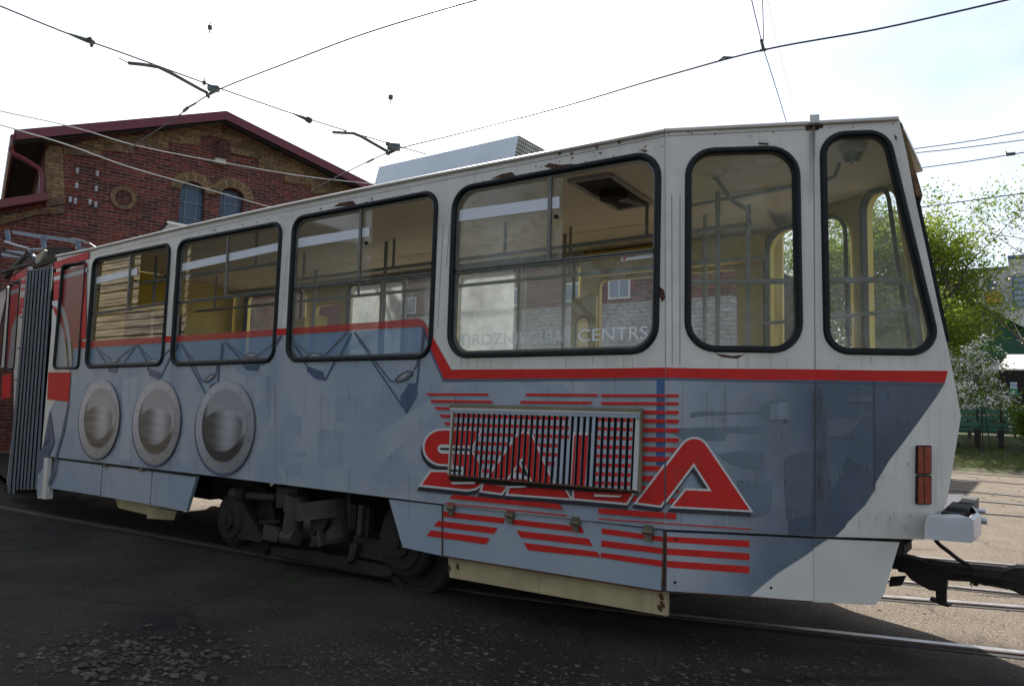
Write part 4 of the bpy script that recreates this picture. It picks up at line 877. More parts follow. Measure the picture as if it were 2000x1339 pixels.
# bumper
m = M(); yb = .47; pb = [yhit(p, yb) for p in [(1808,1010),(1893,1010),(1901,1016),(1903,1052),(1898,1060),(1806,1052)]]
BUMPW = mat('white_bumper_paint', (.56, .56, .58), .35, var=.08, dirt=.35, dirtc=(.25, .23, .2), streak=True, coat=.2)
fbp = [Vector((p.x-.12, 1.75, p.z)) for p in pb]; mid = [p+Vector((.015, .25, 0)) for p in pb]
m.face(pb, BUMPW)
for a, b in ((pb, mid), (mid, fbp)):
    for i in range(1, 5): m.face([a[i], a[(i+1) % 6], b[(i+1) % 6], b[i]], BUMPW)
m.face([pb[0], pb[1], pb[1]+Vector((-.05, .1, 0)), pb[0]+Vector((0, .2, 0))], BUMPW)
m.face(fbp[::-1], BUMPW)
m.build('bumper', tram, weld=True)
m = M(); m.obox(yhit((1872,998), .9), (.05, 0, 0), (0, .3, 0), (0, 0, .02), DARK); m.tube([yhit((1850,1000),.7), yhit((1890,1004),.7)], .03, DARK, 10); m.obox(yhit((1893,985), 1.35), (.035, 0, 0), (0, .2, 0), (0, 0, .03), BOGIE2); m.tube([yhit((1898,996),1.25), yhit((1925,998),1.25)], .012, ALUP, 8); m.tube([yhit((1905,1015),1.4), yhit((1928,1017),1.4)], .02, ALUP, 8); m.build('bumper_fittings', tram)
# coupler
m = M(); yslab(m, [(1748,1080),(1805,1095),(1812,1100),(1855,1104),(1860,1125),(1850,1126),(1848,1156),(1815,1152),(1780,1132),(1762,1112),(1742,1110)], 1.05, .09, BOGIE)
yslab(m, [(1752,1045),(1786,1052),(1766,1064),(1766,1085),(1750,1085)], 1.0, .3, DARK)
cp = m.build('coupler_bracket', tram)
m = M(); m.tube([yhit((1755,1100),1.1), yhit((1858,1115),1.1), yhit((1898,1119),1.1)], [.045, .05, .045], BOGIE, 8); m.tube([yhit((1898,1119),1.1), yhit((1960,1128),1.1), yhit((2010,1138),1.1)], [.05, .055, .05], BOGIE, 8)
for x in (1921, 1937, 1953): m.lathe(yhit((x, 1110+(x-1921)*.1), 1.1), (0, 0, 1), [(-.01, .022), (.012, .02), (.018, .01)], BOGIE, 8)
for x in (1905, 1925, 1945): m.lathe(yhit((x, 1137), 1.1), (0, 0, 1), [(-.015, .012), (.012, .02)], BOGIE, 8)
yslab(m, [(1958,1115),(1985,1108),(2060,1112),(2060,1180),(2000,1163),(1975,1152),(1955,1138)], 1.05, .12, BOGIE); yslab(m, [(1855,1104),(1858,1125),(1872,1130),(1900,1132),(1900,1108)], 1.06, .06, BOGIE)
m.build('coupler_arm', tram)
m = M(); yslab(m, [(1827,1150),(1848,1154),(1848,1178),(1858,1182),(1852,1185),(1838,1181),(1815,1171),(1817,1167),(1828,1170)], 1.1, .05, BOGIE); m.build('coupler_support', tram); m = M(); yslab(m, [(1738,1128),(1768,1126),(1760,1143),(1736,1145)], .95, .05, DARK); m.build('coupler_step', tram)
m = M(); m.tube([yhit(p, 1.0) for p in [(1826,1053),(1835,1063),(1852,1076),(1872,1092),(1895,1105),(1905,1112)]], .011, BOGIE, 8); m.tube([yhit(p, 1.05) for p in [(1888,1128),(1897,1138),(1898,1146),(1894,1140),(1901,1134)]], .003, DARK, 5); m.build('cable', tram)
# roof box and hatch
def roofbox(name, px, y, depth, mt, endmt, zb):
    m = M(); P = [yhit(p, y) for p in px]     # TL TR BR BL
    B = [Vector((P[3].x, y-.02, zb)), Vector((P[2].x, y-.02, zb))]; T = [P[0], P[1]]
    Bk = [Vector((p.x, y+depth, p.z)) for p in T]; Bb = [Vector((p.x, y+depth, zb)) for p in B]
    m.face([B[0], B[1], T[1], T[0]], mt); m.face([T[0], T[1], Bk[1], Bk[0]], mt); m.face([Bk[0], Bk[1], Bb[1], Bb[0]], mt); m.face([T[0], Bk[0], Bb[0], B[0]], mt)
    m.face([B[1], Bb[1], Bk[1], T[1]], endmt, [(0, 0), (depth, 0), (depth, .3), (0, .3)])
    return m.build(name, tram)
MESHM = brick('perforated_mesh', (.012, .012, .012), (.02, .015, .015), (.30, .31, .30), .022, .022, .006, 0, .3)
roofbox('roof_equipment_box', [(740,326),(1013,264.5),(998,309),(722,371)], .55, .42, ALUP, MESHM, 2.82)
m = M(); P = [yhit(p, .35) for p in [(312,452),(328,434),(375,444)]]; m.tube([P[0], P[1]], .018, DARK, 6); m.tube([P[1], P[2]], .014, WHITE, 6); m.mesh([P[0], P[1], P[2], Vector((P[2].x, .35, 2.8)), P[0]+Vector((0, .5, 0)), P[1]+Vector((0, .5, 0)), P[2]+Vector((0, .5, 0))], [(0,1,2,3),(1,2,6,5),(0,1,5,4)], GREYIN); m.build('roof_hatch', tram)
# interior -------------------------------------------------------------------
m = M(); m.box((xl+.1, .05, 2.765), (xm+.02, 2.15, 2.785), CEIL); m.mesh([(xm+.02, .08, 2.765), (B0.x, B0.y+.05, 2.765), (-.66, .62, 2.765), (-.66, 1.55, 2.765), (B0.x, 2.2-B0.y-.05, 2.765), (xm+.02, 2.12, 2.765)], [(5,4,3,2,1,0)], CEIL)
for (ya, za, yb_, zb_) in ((1.75, 2.762, 2.14, 2.68),):
    m.mesh([(xl+.1, ya, za), (xm, ya, za), (xm, yb_, zb_), (xl+.1, yb_, zb_)], [(0,1,2,3)], CEIL)
m.build('ceiling', tram)
m = M(); m.box((-3.3, 2.08, 2.45), (xm-.1, 2.148, 2.66), YELL); m.box((xl+.1, 2.09, 2.645), (-3.31, 2.149, 2.69), GREYIN); m.build('interior_cornice', tram)
m = M(); m.box((xl+.05, .06, .82), (xm, 2.14, .86), FLOORM); m.mesh([(xm, .1, .86), (B0.x, B0.y+.05, .86), (-.6, .68, .86), (-.6, 1.5, .86), (B0.x, 1.74, .86), (xm, 2.1, .86)], [(0,1,2,3,4,5)], FLOORM); m.build('floor', tram)
m = M(); m.mesh([(xl+.06, .06, .85), (xl+.06, .75, .85), (xl+.06, .75, 2.76), (xl+.06, .06, 2.76)], [(0,1,2,3)], YELL); m.mesh([(xl+.06, 1.5, .85), (xl+.06, 2.14, .85), (xl+.06, 2.14, 2.76), (xl+.06, 1.5, 2.76)], [(0,1,2,3)], YELL); m.mesh([(xl+.06, .75, 2.3), (xl+.06, 1.5, 2.3), (xl+.06, 1.5, 2.76), (xl+.06, .75, 2.76)], [(0,1,2,3)], YELL)
m.build('bulkhead', tram)
class HR:
    def tube(s, *a): m = M(); m.tube(*a); m.build('handrail', tram)
hr = HR()
for y, z, x0, x1 in ((1.55, 2.36, xl+.2, -1.5), (1.15, 2.50, -6.4, -1.5), (.32, 2.45, xl+.2, -5.2)):
    hr.tube([(x0, y, z), (x1, y, z)], .016, TUBE, 8)
    x = x0+.4
    while x < x1: hr.tube([(x, y, z), (x, y, 2.765)], .013, TUBE, 8); x += 1.25
for x, y in ((-2.05, 1.75), (-3.3, 1.75), (-4.9, 1.2), (-6.6, 1.8), (-7.6, .5), (-1.75, 1.2)): hr.tube([(x, y, .86), (x, y, 2.765)], .017, TUBE, 8)
hr.tube([px3(p, .75) for p in [(1340,551),(1560,549),(1740,546),(1762,548),(1772,556),(1778,570),(1800,692),(1806,720)]], .017, TUBE, 10)
hr.tube([px3(p, .95) for p in [(1772,552),(1787,590),(1800,692),(1805,720)]], .016, TUBE, 10)
hr.tube([px3(p, .95) for p in [(1487,632),(1600,622),(1780,604)]], .011, TUBE, 8)
hr.tube([px3(p, .9) for p in [(1352,310),(1400,350),(1430,392),(1460,410),(1462,470)]], .014, TUBE, 8)
hr.tube([px3(p, 1.3) for p in [(1345,402),(1562,362)]], .013, TUBE, 8); hr.tube([px3((1462,400), .9), px3((1460,760), .9)], .016, TUBE, 8)
hr.tube([px3(p, 1.0) for p in [(1612,352),(1630,345),(1638,325),(1640,312)]], .013, TUBE, 8)
m = M(); c = zhit((1664,284), 2.76); m.lathe(c, (0, 0, -1), [(0, .075), (.035, .07), (.05, .055)], GREYIN, 20); m.lathe(c+Vector((0, 0, -.045)), (0, 0, -1), [(0, .055), (.03, .05), (.055, .03), (.062, .005)], mat('smoked_dome', (.05, .05, .05), .1, coat=1), 20); m.build('camera_dome', tram)
m = M(); P = [zhit(p, 2.757) for p in [(1112,353),(1193,341),(1273,396),(1205,408)]]
m.face(P, DARK)
for a, b in zip(P, P[1:]+P[:1]): m.tube([a, b], .018, GREYIN, 6)
cc = sum(P, Vector())/4; m.lathe(cc, (0, 0, -1), [(0, .10), (.05, .09), (.07, .04)], BOGIE, 16); m.tube([cc+Vector((.05, 0, -.05)), cc+Vector((.16, .1, -.08))], .018, GREYIN, 8); m.build('ceiling_hatch', tram)
# far side fittings: panes, folded door leaves, seats
m = M()
for h in (fh[1], fh[2], fh[4]): m.slab(FPM, [h], 0, GLS, .01)
m.slab(FPA, [mirror_loop(PA, FPA, fillet(offset(WQ[5], -.02), .14), ka)], 0, GLS, .01); m.slab(FPB, [[(a*kx, z) for a, z in fillet(offset(WQ[6], -.02), .12)]], 0, GLS, .01)
m.build('far_side_pane', tram)
for x0, x1 in ((-4.82, -4.12), (-6.42, -5.62)):
    m = M(); m.slab(FPM, [rr(x0, x1, 1.62, 2.60, .04)], 0, GLW, .03); m.build('frosted_far_pane', tram)
m = M()
for lp, pl, k_ in ((fh[1], FPM, 1), (fh[2], FPM, 1), (fh[4], FPM, 1), (mirror_loop(0, 0, fillet(WQ[5], .16), ka), FPA, 1), ([(a*kx, z) for a, z in fillet(WQ[6], .13)], FPB, 1)):
    m.strip(pl, [lp, offset(lp, -.03), offset(lp, -.03)], [.055, .06, .02], RUBBER)
m.build('far_window_frame', tram)
m = M()
for x in (-5.55, -4.05, -5.9):
    m.box((x, 2.12, 1.58), (x+.035, 2.15, 2.64), GREYIN)
for z in (1.86,): m.tube([(-6.4, 2.08, 1.62), (-3.5, 2.08, 1.62)], .014, TUBE, 6)
m.build('far_glazing_bar', tram)
for (x, w1, an) in ((-3.42, .3, .25), (-7.32, .3, .2), (-6.7, .3, 1.3)):
    m = M(); dl = Plane((x, 2.08), (cos(an), -sin(an))); sg = 1 if dl.n.y < 0 else 1
    q = [(0, .92), (w1, .92), (w1, 2.26), (0, 2.26)]; m.slab(dl, [q, rr(.07, w1-.07, 1.15, 2.08, .07)[::-1]], .03, YELL, 0)
    m.strip(dl, [rr(.06, w1-.06, 1.14, 2.09, .08), rr(.075, w1-.075, 1.155, 2.075, .07)], [.008, .008], RUBBER); d0 = m.build('door_leaf', tram)
    m = M(); m.slab(dl, [rr(.07, w1-.07, 1.15, 2.08, .07)], 0, GLS, -.015); m.build('door_pane', d0)
OR = mat('orange_seat_plastic', (.55, .2, .03), .5)
for x, y in ((-7.35, .75), (-5.3, 1.75)):
    m = M(); q = [(0, 1.28), (.42, 1.28), (.42, 1.72), (.36, 1.8), (.06, 1.8), (0, 1.72)]; pl = Plane((x, y), (.1, 1)); m.slab(pl, [q], .03, OR if y < 1 else GREYIN, 0); m.box((x-.4, y-.02, 1.26), (x, y+.42, 1.3), OR if y < 1 else GREYIN); m.box((x-.25, y+.15, .86), (x-.15, y+.25, 1.26), TUBE); m.build('seat', tram)
# number plate in first big window
pn = Plane((0, 1.2), (1, 0)); m = M(); NUMW = mat('number_plate_white', (.7, .68, .62), .5)
m.slab(pn, [ccw([pn.sz(p) for p in [(301,533),(322,529),(322,541),(302,545)]])], .003, NUMW, 0); m.slab(pn, [ccw([pn.sz(p) for p in [(307,528),(324,525),(324,529),(307,532.5)]])], .003, RED, .001)
lettering(m, '235', [(303,543.5),(320.5,540.5),(320.5,531.5),(303,534.5)], pn, .004, BLACKP); m.slab(pn, [ccw([pn.sz(p) for p in [(262,508),(330,490),(335,545),(300,548),(290,543),(268,537)]])], .01, YELL, -.01); m.build('number_plate', tram)
m = M(); lettering(m, 'STOP', [(1222,504.5),(1240,502),(1240,498),(1222,500.5)], PM, -.02, RED); m.slab(PM, [ccw([PM.sz(p) for p in [(1210,500),(1271,493.5),(1271,501),(1210,508.5)]])], 0, FLW, -.0215); m.slab(PM, [ell(PM.sz((1216,504)), .008, .008, 0, 10)], 0, RED, -.0208); m.build('sticker', tram)
# bellows ----------------------------------------------------------------
m = M(); xt = [104, 97, 90, 83, 76, 69, 62.5, 57, 52]; xb = [74, 66, 58, 50.5, 44, 37, 30, 22, 14]
ytop = lambda x: 519+(108-x)*.16; PBW = [Plane((0, .03+.035*i), (1, 0)) for i in range(9)]
for i in range(8):
    pl = PBW[i]; n = 14; L0 = []; L1 = []; LM = []; L2 = []
    for k in range(n+1):
        t = k/n; ya = ytop(xt[i])+t*(956-ytop(xt[i])) + (8 if i > 5 and k == n else 0); yb_ = ytop(xt[i+1])+t*(954-ytop(xt[i+1]))
        bx = xt[i]+(xb[i]-xt[i])*t; cx_ = xt[i+1]+(xb[i+1]-xt[i+1])*t
        L0.append(pl.hit((bx, ya), -.05)); L1.append(pl.hit((bx+(cx_-bx)*.22, ya), .02)); LM.append(pl.hit((bx+(cx_-bx)*.68, ya), .025)); L2.append(PBW[i+1].hit((cx_, yb_), -.05))
    for k in range(n): m.face([L0[k], L0[k+1], L1[k+1], L1[k]], BELLOW); m.face([L1[k], L1[k+1], LM[k+1], LM[k]], BELLOW); m.face([LM[k], LM[k+1], L2[k+1], L2[k]], BELLOW)
    for k in (3, 5, 7, 9, 11): m.obox(L2[k], (.03, 0, 0), (0, .02, 0), (0, 0, .006), DARK)
be = m.build('bellows', tram, weld=True)
m = M(); m.box((-9.6, .3, .8), (xl+.02, 1.9, 2.75), DARK); m.mesh([PM.hit((110,512), -.1), PM.hit((52,530), -.3), PM.hit((52,530), -1.3), PM.hit((110,512), -1.3)], [(0,1,2,3)], BELLOW); m.build('bellows_lining', tram)
# front car (mostly outside the picture)
fo_ = PM.hit((53, 640), -.28); PF = Plane((fo_.x, fo_.y), (-.962, .272))
m = M(); FO = [(55,520),(53,587),(45,676),(42.5,700),(27,812),(13,946),(-300,900),(-300,720)]
F1 = [(2,0)]; wq1 = [(21,551),(41,545),(28,722),(9,724)]; wq2 = [(-120,640),(15,558),(2,718),(-120,728)]
def fs(px): return [PF.sz(p) for p in px]
zF = PF.sz((55,520))[1]; zB = PF.sz((13,946))[1]; sA = PF.sz((45,676))[0]
rightE = [PF.sz(p) for p in [(55,520),(53,587),(45,676),(27,812),(13,946)]]
outl = rightE+[(sA+7.0, zB), (sA+7.0, zF)]
h1, h2 = fillet(fs(wq1), .07), fillet(fs(wq2), .1)
def inside(p): return True
m.slab(PF, [ccw(outl), ccw(h1)[::-1], ccw(h2)[::-1]], .05, WHITE, 0)
sgn = 1
en = PF.n*-2.15
R0 = PF.pt(rightE[0]); rb_ = PF.pt(rightE[-1]); Lz = PF.pt((sA+7, zF))
m.mesh([R0, Lz, Lz+en, R0+en], [(0,1,2,3)], WHITE); m.mesh([R0, rb_, rb_+en, R0+en], [(0,1,2,3)], DARK); m.mesh([R0+en, Lz+en, PF.pt((sA+7, zB))+en, rb_+en], [(0,1,2,3)], WHITE)
m.mesh([rb_, PF.pt((sA+7, zB)), PF.pt((sA+7, zB))+en, rb_+en], [(0,1,2,3)], DARK)
m.build('front_car_body', tram)
m = M()
def ff(px, mt, off=.003): m.slab(PF, [ccw(fs(px))], 0, mt, off)
for q in [[(-40,600),(54,524),(54,537),(-40,612)]]: ff([(22,542),(54,523),(54,538),(22,551)], RED)
ff([(42,547),(53,544),(53,553),(41,556)], RED, .0035); ff([(41,563),(52,561),(52,566),(41,567)], RED); ff([(40,581),(52,580),(51,600),(44,602),(36,614),(38,600)], RED); ff([(38,609),(50,606),(50,609),(37,615)], RED, .004)
m.build('front_car_stripes', tram)
m = M(); ff([(5,733),(23,729),(20,776),(3,779)], RED); m.build('front_car_panel', tram)
for h, mt in ((h1, GLS), (h2, GLS)):
    m = M(); m.strip(PF, [h, offset(h, -.03), offset(h, -.03)], [.012, .014, -.02], RUBBER); f_ = m.build('window_frame', tram); m = M(); m.slab(PF, [offset(h, -.028)], 0, mt, -.01)
    if h is h1: m.slab(PF, [clip_in(ccw(fs([(20,560),(45,550),(38,660),(12,720)])), offset(h, -.028))], 0, FRD, -.006); m.slab(PF, [clip_in(ccw(fs([(20,568),(45,560),(44,568),(18,577)])), offset(h, -.028))], 0, FGR, -.004); m.slab(PF, [clip_in(ccw(fs([(14,720),(22,640),(34,612),(34,650),(30,725)])), offset(h, -.028))], 0, FGR, -.003)
    m.build('pane', f_)
# pantograph on the roof
PT = 1.0; PST = mat('dull_pantograph_tube', (.14, .145, .15), .35, metal=.7); FR = mat('blue_grey_frame_paint', (.09, .125, .17), .45, var=.15)
m = M(); yslab(m, [(23,450),(85,459),(148,467),(147,474.5),(88,465),(85,467),(25,456)], PT, .05, FR)
for a, b in [((14,452),(17,473)),((84,463),(86,484)),((152,474),(153,484))]: m.tube([yhit(a, PT), yhit(b, PT)], .035, FR, 8)
yslab(m, [(150,482),(165,484),(184,486),(184,491),(152,493)], PT, .05, FR); m.build('pantograph_frame', tram)
def parm(k, *a):
    m = M(); (m.tube if k == 't' else (lambda *q: yslab(m, *q)))(*a); m.build('pantograph_arm', tram)
parm('t', [yhit(p, PT) for p in [(140,466),(160,470),(175,476),(187,484)]], .014, PST, 6); parm('t', [yhit(p, .8) for p in [(10,473),(35,481),(55,486),(62,495)]], .022, PST, 8); parm('t', [yhit(p, .8) for p in [(58,488),(85,487)]], .018, PST, 8); parm('t', [yhit(p, .8) for p in [(55,496),(40,512),(12,540)]], .045, BOGIE2, 8)
parm('t', [yhit(p, .9) for p in [(2,490),(60,503)]], .02, BOGIE, 6); parm('y', [(2,495),(15,488),(58,492),(66,500),(60,506),(4,500)], 1.1, .04, SHAD); 
m = M(); yslab(m, [(68,512),(70,500),(86,487),(88,489),(80,506),(74,514)], .5, .03, mat('old_cream_sheet', (.3, .28, .2), .7)); yslab(m, [(86,487),(108,482),(142,484),(140,487),(112,497),(88,498)], .7, .03, DARK); yslab(m, [(60,508),(112,498),(112,512),(70,520)], .6, .05, BOGIE)
yslab(m, [(0,528),(55,512),(55,517),(0,533)], .35, .05, BOGIE2); m.build('roof_cover', tram)

# ------------------------------------------------------------------ brick depot
BR1 = brick('red_brick', (.22, .05, .034), (.075, .030, .027), (.18, .15, .13), blotch=.65)
BR2 = brick('ochre_brick', (.32, .20, .10), (.16, .105, .06), (.12, .10, .08), blotch=.65)
ROOFR = mat('dark_red_sheet_metal', (.11, .011, .017), .45, var=.1, coat=.1); SOFF = mat('dark_soffit', (.018, .014, .012), .9)
dd = Vector((.32, .947, 0)); DO = Vector((-19, 4.9, 0)); PD = Plane(DO.xy, dd.xy)
depot = thing('brick_depot', 'old red brick tram depot with ochre brick trim and dark red gable roof', 'building', (-19, 4.9, 0))
def D(px): return [PD.sz(p) for p in px]
inn = -PD.n
# gable wall
cL = PD.sz((88, 300))[0]; pk = PD.sz((430, 240)); e0 = PD.sz((90, 268)); 
re = PD.sz((700, 372)); sl = (re[1]-pk[1])/(re[0]-pk[0]); cR = 2*pk[0]-cL; zE = pk[1]+sl*(cR-pk[0])
m = M()
def arch(px0, px1, ytop_, ybot, sc=0):
    a, b = PD.sz((px0, (ytop_+ybot)/2)), PD.sz((px1, (ytop_+ybot)/2)); zt = PD.sz(((px0+px1)/2, ytop_))[1]; zb = PD.sz(((px0+px1)/2, ybot))[1]; c = (a[0]+b[0])/2; r = abs(b[0]-a[0])/2; s_ = sc
    q = [(c-r-s_, zb), (c+r+s_, zb)]; zc_ = zt-r*.8
    for k in range(13): t = pi*k/12; q.append((c+(r+s_)*cos(t), zc_+(r*.8+s_)*sin(t)))
    return q
ar1, ar2 = arch(350, 398, 355, 470), arch(428, 474, 367, 470)
lw = e0[1]
wall = [(cL, -.1), (cR, -.1), (cR, zE), (pk[0], pk[1]+.02), (cL, lw)]
m.slab(PD, [ccw(wall), ccw(ar1)[::-1], ccw(ar2)[::-1]], .25, BR1, 0)
# side wall (left) and body behind
Lp = PD.pt((cL, 0)); back = inn*26
for s_ in (cL, cR):
    a = PD.pt((s_, 0), -.1); zz = lw if s_ == cL else zE
    m.face([a, a+back, a+back+Vector((0, 0, zz)), a+Vector((0, 0, zz))], BR1, [(0, 0), (26, 0), (26, zz), (0, zz)])
m.build('wall', depot)
m = M()
for q in [[(88,300),(96,283),(123,287),(122,303),(127,398),(90,404)], [(123,287),(160,277),(290,262),(427,240),(445,246),(447,262),(431,270),(425,268),(390,266),(388,285),(330,279),(329,293),(262,287),(262,301),(198,294),(195,309),(125,301)], [(431,270),(431,243),(446,249),(560,302),(660,354),(700,375),(675,380),(640,380),(607,378),(607,362),(556,357),(556,340),(505,330),(503,311),(449,300),(449,280)]]:
    m.slab(PD, [ccw(D(q))], .1, BR2, .05)
for a_, sc in ((arch(350,398,355,470), .26), (arch(428,474,367,470), .26)):
    o_ = arch(350,398,355,470, .26) if a_[0][0] == arch(350,398,355,470)[0][0] else arch(428,474,367,470, .26)
    o_ = o_[2:]; i_ = a_[2:]
    m.strip(PD, [o_+[(o_[-1][0], o_[-1][1]-.35)], i_+[(i_[-1][0], i_[-1][1]-.35)]] if False else [o_, i_], [.06, .06], BR2)
    for k in range(12): 
        m.face([PD.pt(o_[k], .06), PD.pt(o_[k+1], .06), PD.pt(o_[k+1], 0), PD.pt(o_[k], 0)], BR2)
c0 = PD.sz((241, 387)); ri = abs(PD.sz((258, 387))[0]-PD.sz((224, 387))[0])/2; 
ring = lambda r: [(c0[0]+r*cos(2*pi*k/28), c0[1]+r*sin(2*pi*k/28)) for k in range(28)]
m.strip(PD, [ring(ri*1.55), ring(ri*1.55), ring(ri), ring(ri)], [0, .05, .05, 0], BR2)
m.build('ochre_brick_trim', depot)
BG = mat('blue_window_glass', (.035, .06, .11), .3, var=.3, scale=2, coat=.1); LEAD = mat('window_muntin', (.12, .15, .17), .6)
for a_, (p0, p1, yt, yb_) in ((ar1, (350,398,355,470)), (ar2, (428,474,367,470))):
    m = M(); m.slab(PD, [ccw(a_)], .02, BG, -.2); wo = m.build('arched_window', depot)
    m = M(); x0 = min(p[0] for p in a_); x1 = max(p[0] for p in a_); z0 = a_[0][1]; z1 = max(p[1] for p in a_)
    for t in (.27, .73): m.slab(PD, [line((x0+(x1-x0)*t, z0), (x0+(x1-x0)*t, z1-.05), .035)], .02, LEAD, -.175)
    z = z0+.2
    while z < z1-.1: m.slab(PD, [clip_in(ccw(line((x0, z), (x1, z), .035)), ccw(a_))], .02, LEAD, -.172); z += .42
    m.build('muntins', wo)
# roof
m = M(); ov = .75
def rp(s_, z, o): return PD.pt((s_, z), o)
pkz = pk[1]+.10; eL = PD.sz((25, 272)); eR = (cR+.7, pkz+sl*(cR+.7-pk[0])); 
for (s0_, z0_), (s1_, z1_) in ((eL, (pk[0], pkz)), ((pk[0], pkz), eR)):
    a, b = rp(s0_, z0_, .6), rp(s1_, z1_, .6); c, d = b+inn*28, a+inn*28
    m.face([a, b, c, d], ROOFR); dn = Vector((0, 0, -.12)); m.face([a+dn, b+dn, c+dn, d+dn], SOFF)
    m.face([a+Vector((0,0,.05)), b+Vector((0,0,.05)), b+Vector((0, 0, -.19)), a+Vector((0, 0, -.19))], ROOFR)
    m.face([b+Vector((0,0,.05)), a+Vector((0,0,.05)), a+Vector((0,0,.05))+inn*.3, b+Vector((0,0,.05))+inn*.3], ROOFR)
    b2 = [a+Vector((0, 0, -.19))+inn*.1, b+Vector((0, 0, -.19))+inn*.1]; m.face([b2[0], b2[1], b2[1]+Vector((0, 0, -.06)), b2[0]+Vector((0, 0, -.06))], SOFF)
m.build('roof', depot)
m = M(); a = rp(eL[0], eL[1]-.12, .6); m.tube([a, a+inn*27], .07, ROOFR, 8); m.build('gutter', depot)
pipe = [PD.hit(p, .25) for p in [(22,288),(26,300),(50,312),(78,330),(83,345),(80,385)]]; m = M(); m.tube(pipe, .06, ROOFR, 10); m.build('downpipe', depot)
# lower wing at left
m = M(); wz = PD.sz((90, 392))[1]; a = PD.sz((90, 392))[0]
wl = [(a-9, -.1), (a, -.1), (a, PD.sz((90,400))[1]), (a-9, PD.sz((90,400))[1]-2.4)]
m.slab(PD, [ccw(wl)], .3, BR1, -.02); m.build('wing_wall', depot)
m = M(); q = D([(90,384),(91,398),(0,414),(-60,425),(-60,409),(0,398)]); m.slab(PD, [ccw(q)], .5, ROOFR, .5); q = D([(122,403),(125,418),(70,420),(0,440),(0,424),(60,412)]); m.slab(PD, [ccw(q)], .1, BR2, .08); m.build('wing_roof', depot)
INS = mat('white_porcelain', (.35, .36, .38), .25, coat=.5)
for p in [(151,334),(190,339),(150,363),(188,369),(137,390),(176,395),(147,393),(187,400)]:
    m = M(); c = PD.hit(p, .12); m.lathe(c, (0, 0, 1), [(-.07, .02), (-.04, .04), (-.01, .03), (.03, .045), (.06, .035), (.08, .015)], INS, 12); m.tube([c+Vector((0, 0, -.08)), c+Vector((0, 0, -.13)), PD.hit(p, 0)+Vector((0, 0, -.13))], .012, DARK, 6); m.build('insulator', depot)
m = M(); m.obox(PD.hit((429,316), .12), dd*.14, PD.n*.1, (0, 0, .06), mat('lamp_housing', (.4, .37, .3), .5)); m.tube([PD.hit((424,272), .1), PD.hit((422,310), .1)], .012, DARK, 5); m.tube([PD.hit((432,272), .12), PD.hit((421,283), .3)], .02, DARK, 5); m.build('wall_lamp', depot)

# ------------------------------------------------------------------ overhead wires
WIRE = mat('dark_wire', (.02, .022, .03), .5); WIRE2 = mat('sunlit_tint_wire', (.5, .5, .48), .5); WG = 'overhead wires above the tram yard'  # second wire material is a pale copy with sunlight painted into its colour
def wire(pts, label, r=.006, z=5.4, fn=None, name='overhead_wire', wm=None):
    P = [(fn or (lambda q: zhit(q, z)))(p) for p in pts]
    # subdivide smoothly
    Q = []
    for i in range(len(P)-1):
        p0, p1, p2, p3 = P[max(i-1, 0)], P[i], P[i+1], P[min(i+2, len(P)-1)]
        for k in range(6):
            t = k/6; Q.append(.5*((2*p1)+(p2-p0)*t+(2*p0-5*p1+4*p2-p3)*t*t+(3*p1-p0-3*p2+p3)*t**3))
    Q.append(P[-1]); m = M(); m.tube(Q, r, wm or WIRE, 6); o = m.build(name); tag(o, label, 'wire', WG); return o
wire([(-60,-12),(0,12),(130,65),(240,104),(430,173),(620,238),(780,286),(835,302)], 'cross wire falling from the top left corner through two dark fittings', .009)
wire([(250,292),(340,232),(375,206),(430,174),(560,123),(700,70),(850,23),(960,-8)], 'thin wire rising from the depot roof peak to the top middle edge', .0095)
wire([(560,402),(650,350),(735,308),(780,290),(900,260),(1100,208),(1300,149),(1490,98),(1700,60),(1860,25),(2010,-10)], 'long contact wire sweeping up to the top right corner', .0105)
wire([(-40,208),(0,217),(150,250),(270,285),(450,320),(600,345),(740,360)], 'wire crossing the upper brick gable from the left edge', .009, wm=WIRE2)
wire([(-40,232),(0,244),(130,282),(250,325),(400,368),(530,405)], 'bright wire crossing the gable just below it, ending at the tram roof', .011, wm=WIRE2)
wire([(1466,-8),(1490,90),(1512,160),(1537,242)], 'steep wire dropping through the bracket to the tram roof', .006)
wire([(1489,-8),(1491,60),(1491,80)], 'short vertical hanger wire above the bracket', .005)
wire([(1497,-8),(1520,90),(1550,210)], 'faint thin wire right of the bracket', .002)
wire([(290,-4),(340,20),(406,50)], 'faint wire reaching the upper small insulator', .002)
wire([(1700,305),(1770,293),(1880,278),(2010,256)], 'uppermost of the four wires right of the tram', .008, 6)
wire([(1700,312),(1770,301),(1880,289),(2010,272)], 'wire right of the tram, just under the uppermost one', .008, 6)
wire([(1700,346),(1780,331),(1900,314),(2010,296)], 'wire right of the tram carrying a small clamp', .009, 6)
wire([(1740,415),(1790,406),(1900,391),(2010,376)], 'lowest wire passing in front of the tree tops', .009, 5.2)
FITG = 'fittings on the overhead wires'; FIT = mat('overhead_fitting', (.05, .065, .06), .5, var=.3)
def fit(name, label, c, build):
    t = M(); build(t); o = t.build(name); tag(o, label, 'wire fitting', FITG)
def zz(p, dz=0): return zhit(p, 5.4)+Vector((0, 0, dz))
fit('tension_insulator', 'tapered dark insulator near the top left corner', 0, lambda t: (t.tube([zz((131,65)), zz((150,72)), zz((172,80))], [.008, .02, .028], FIT, 8), t.tube([zz((172,78)), zz((182,84))], [.035, .03], FIT, 8), t.tube([zz((176,75)), zz((179,90))], .02, FIT, 6)))
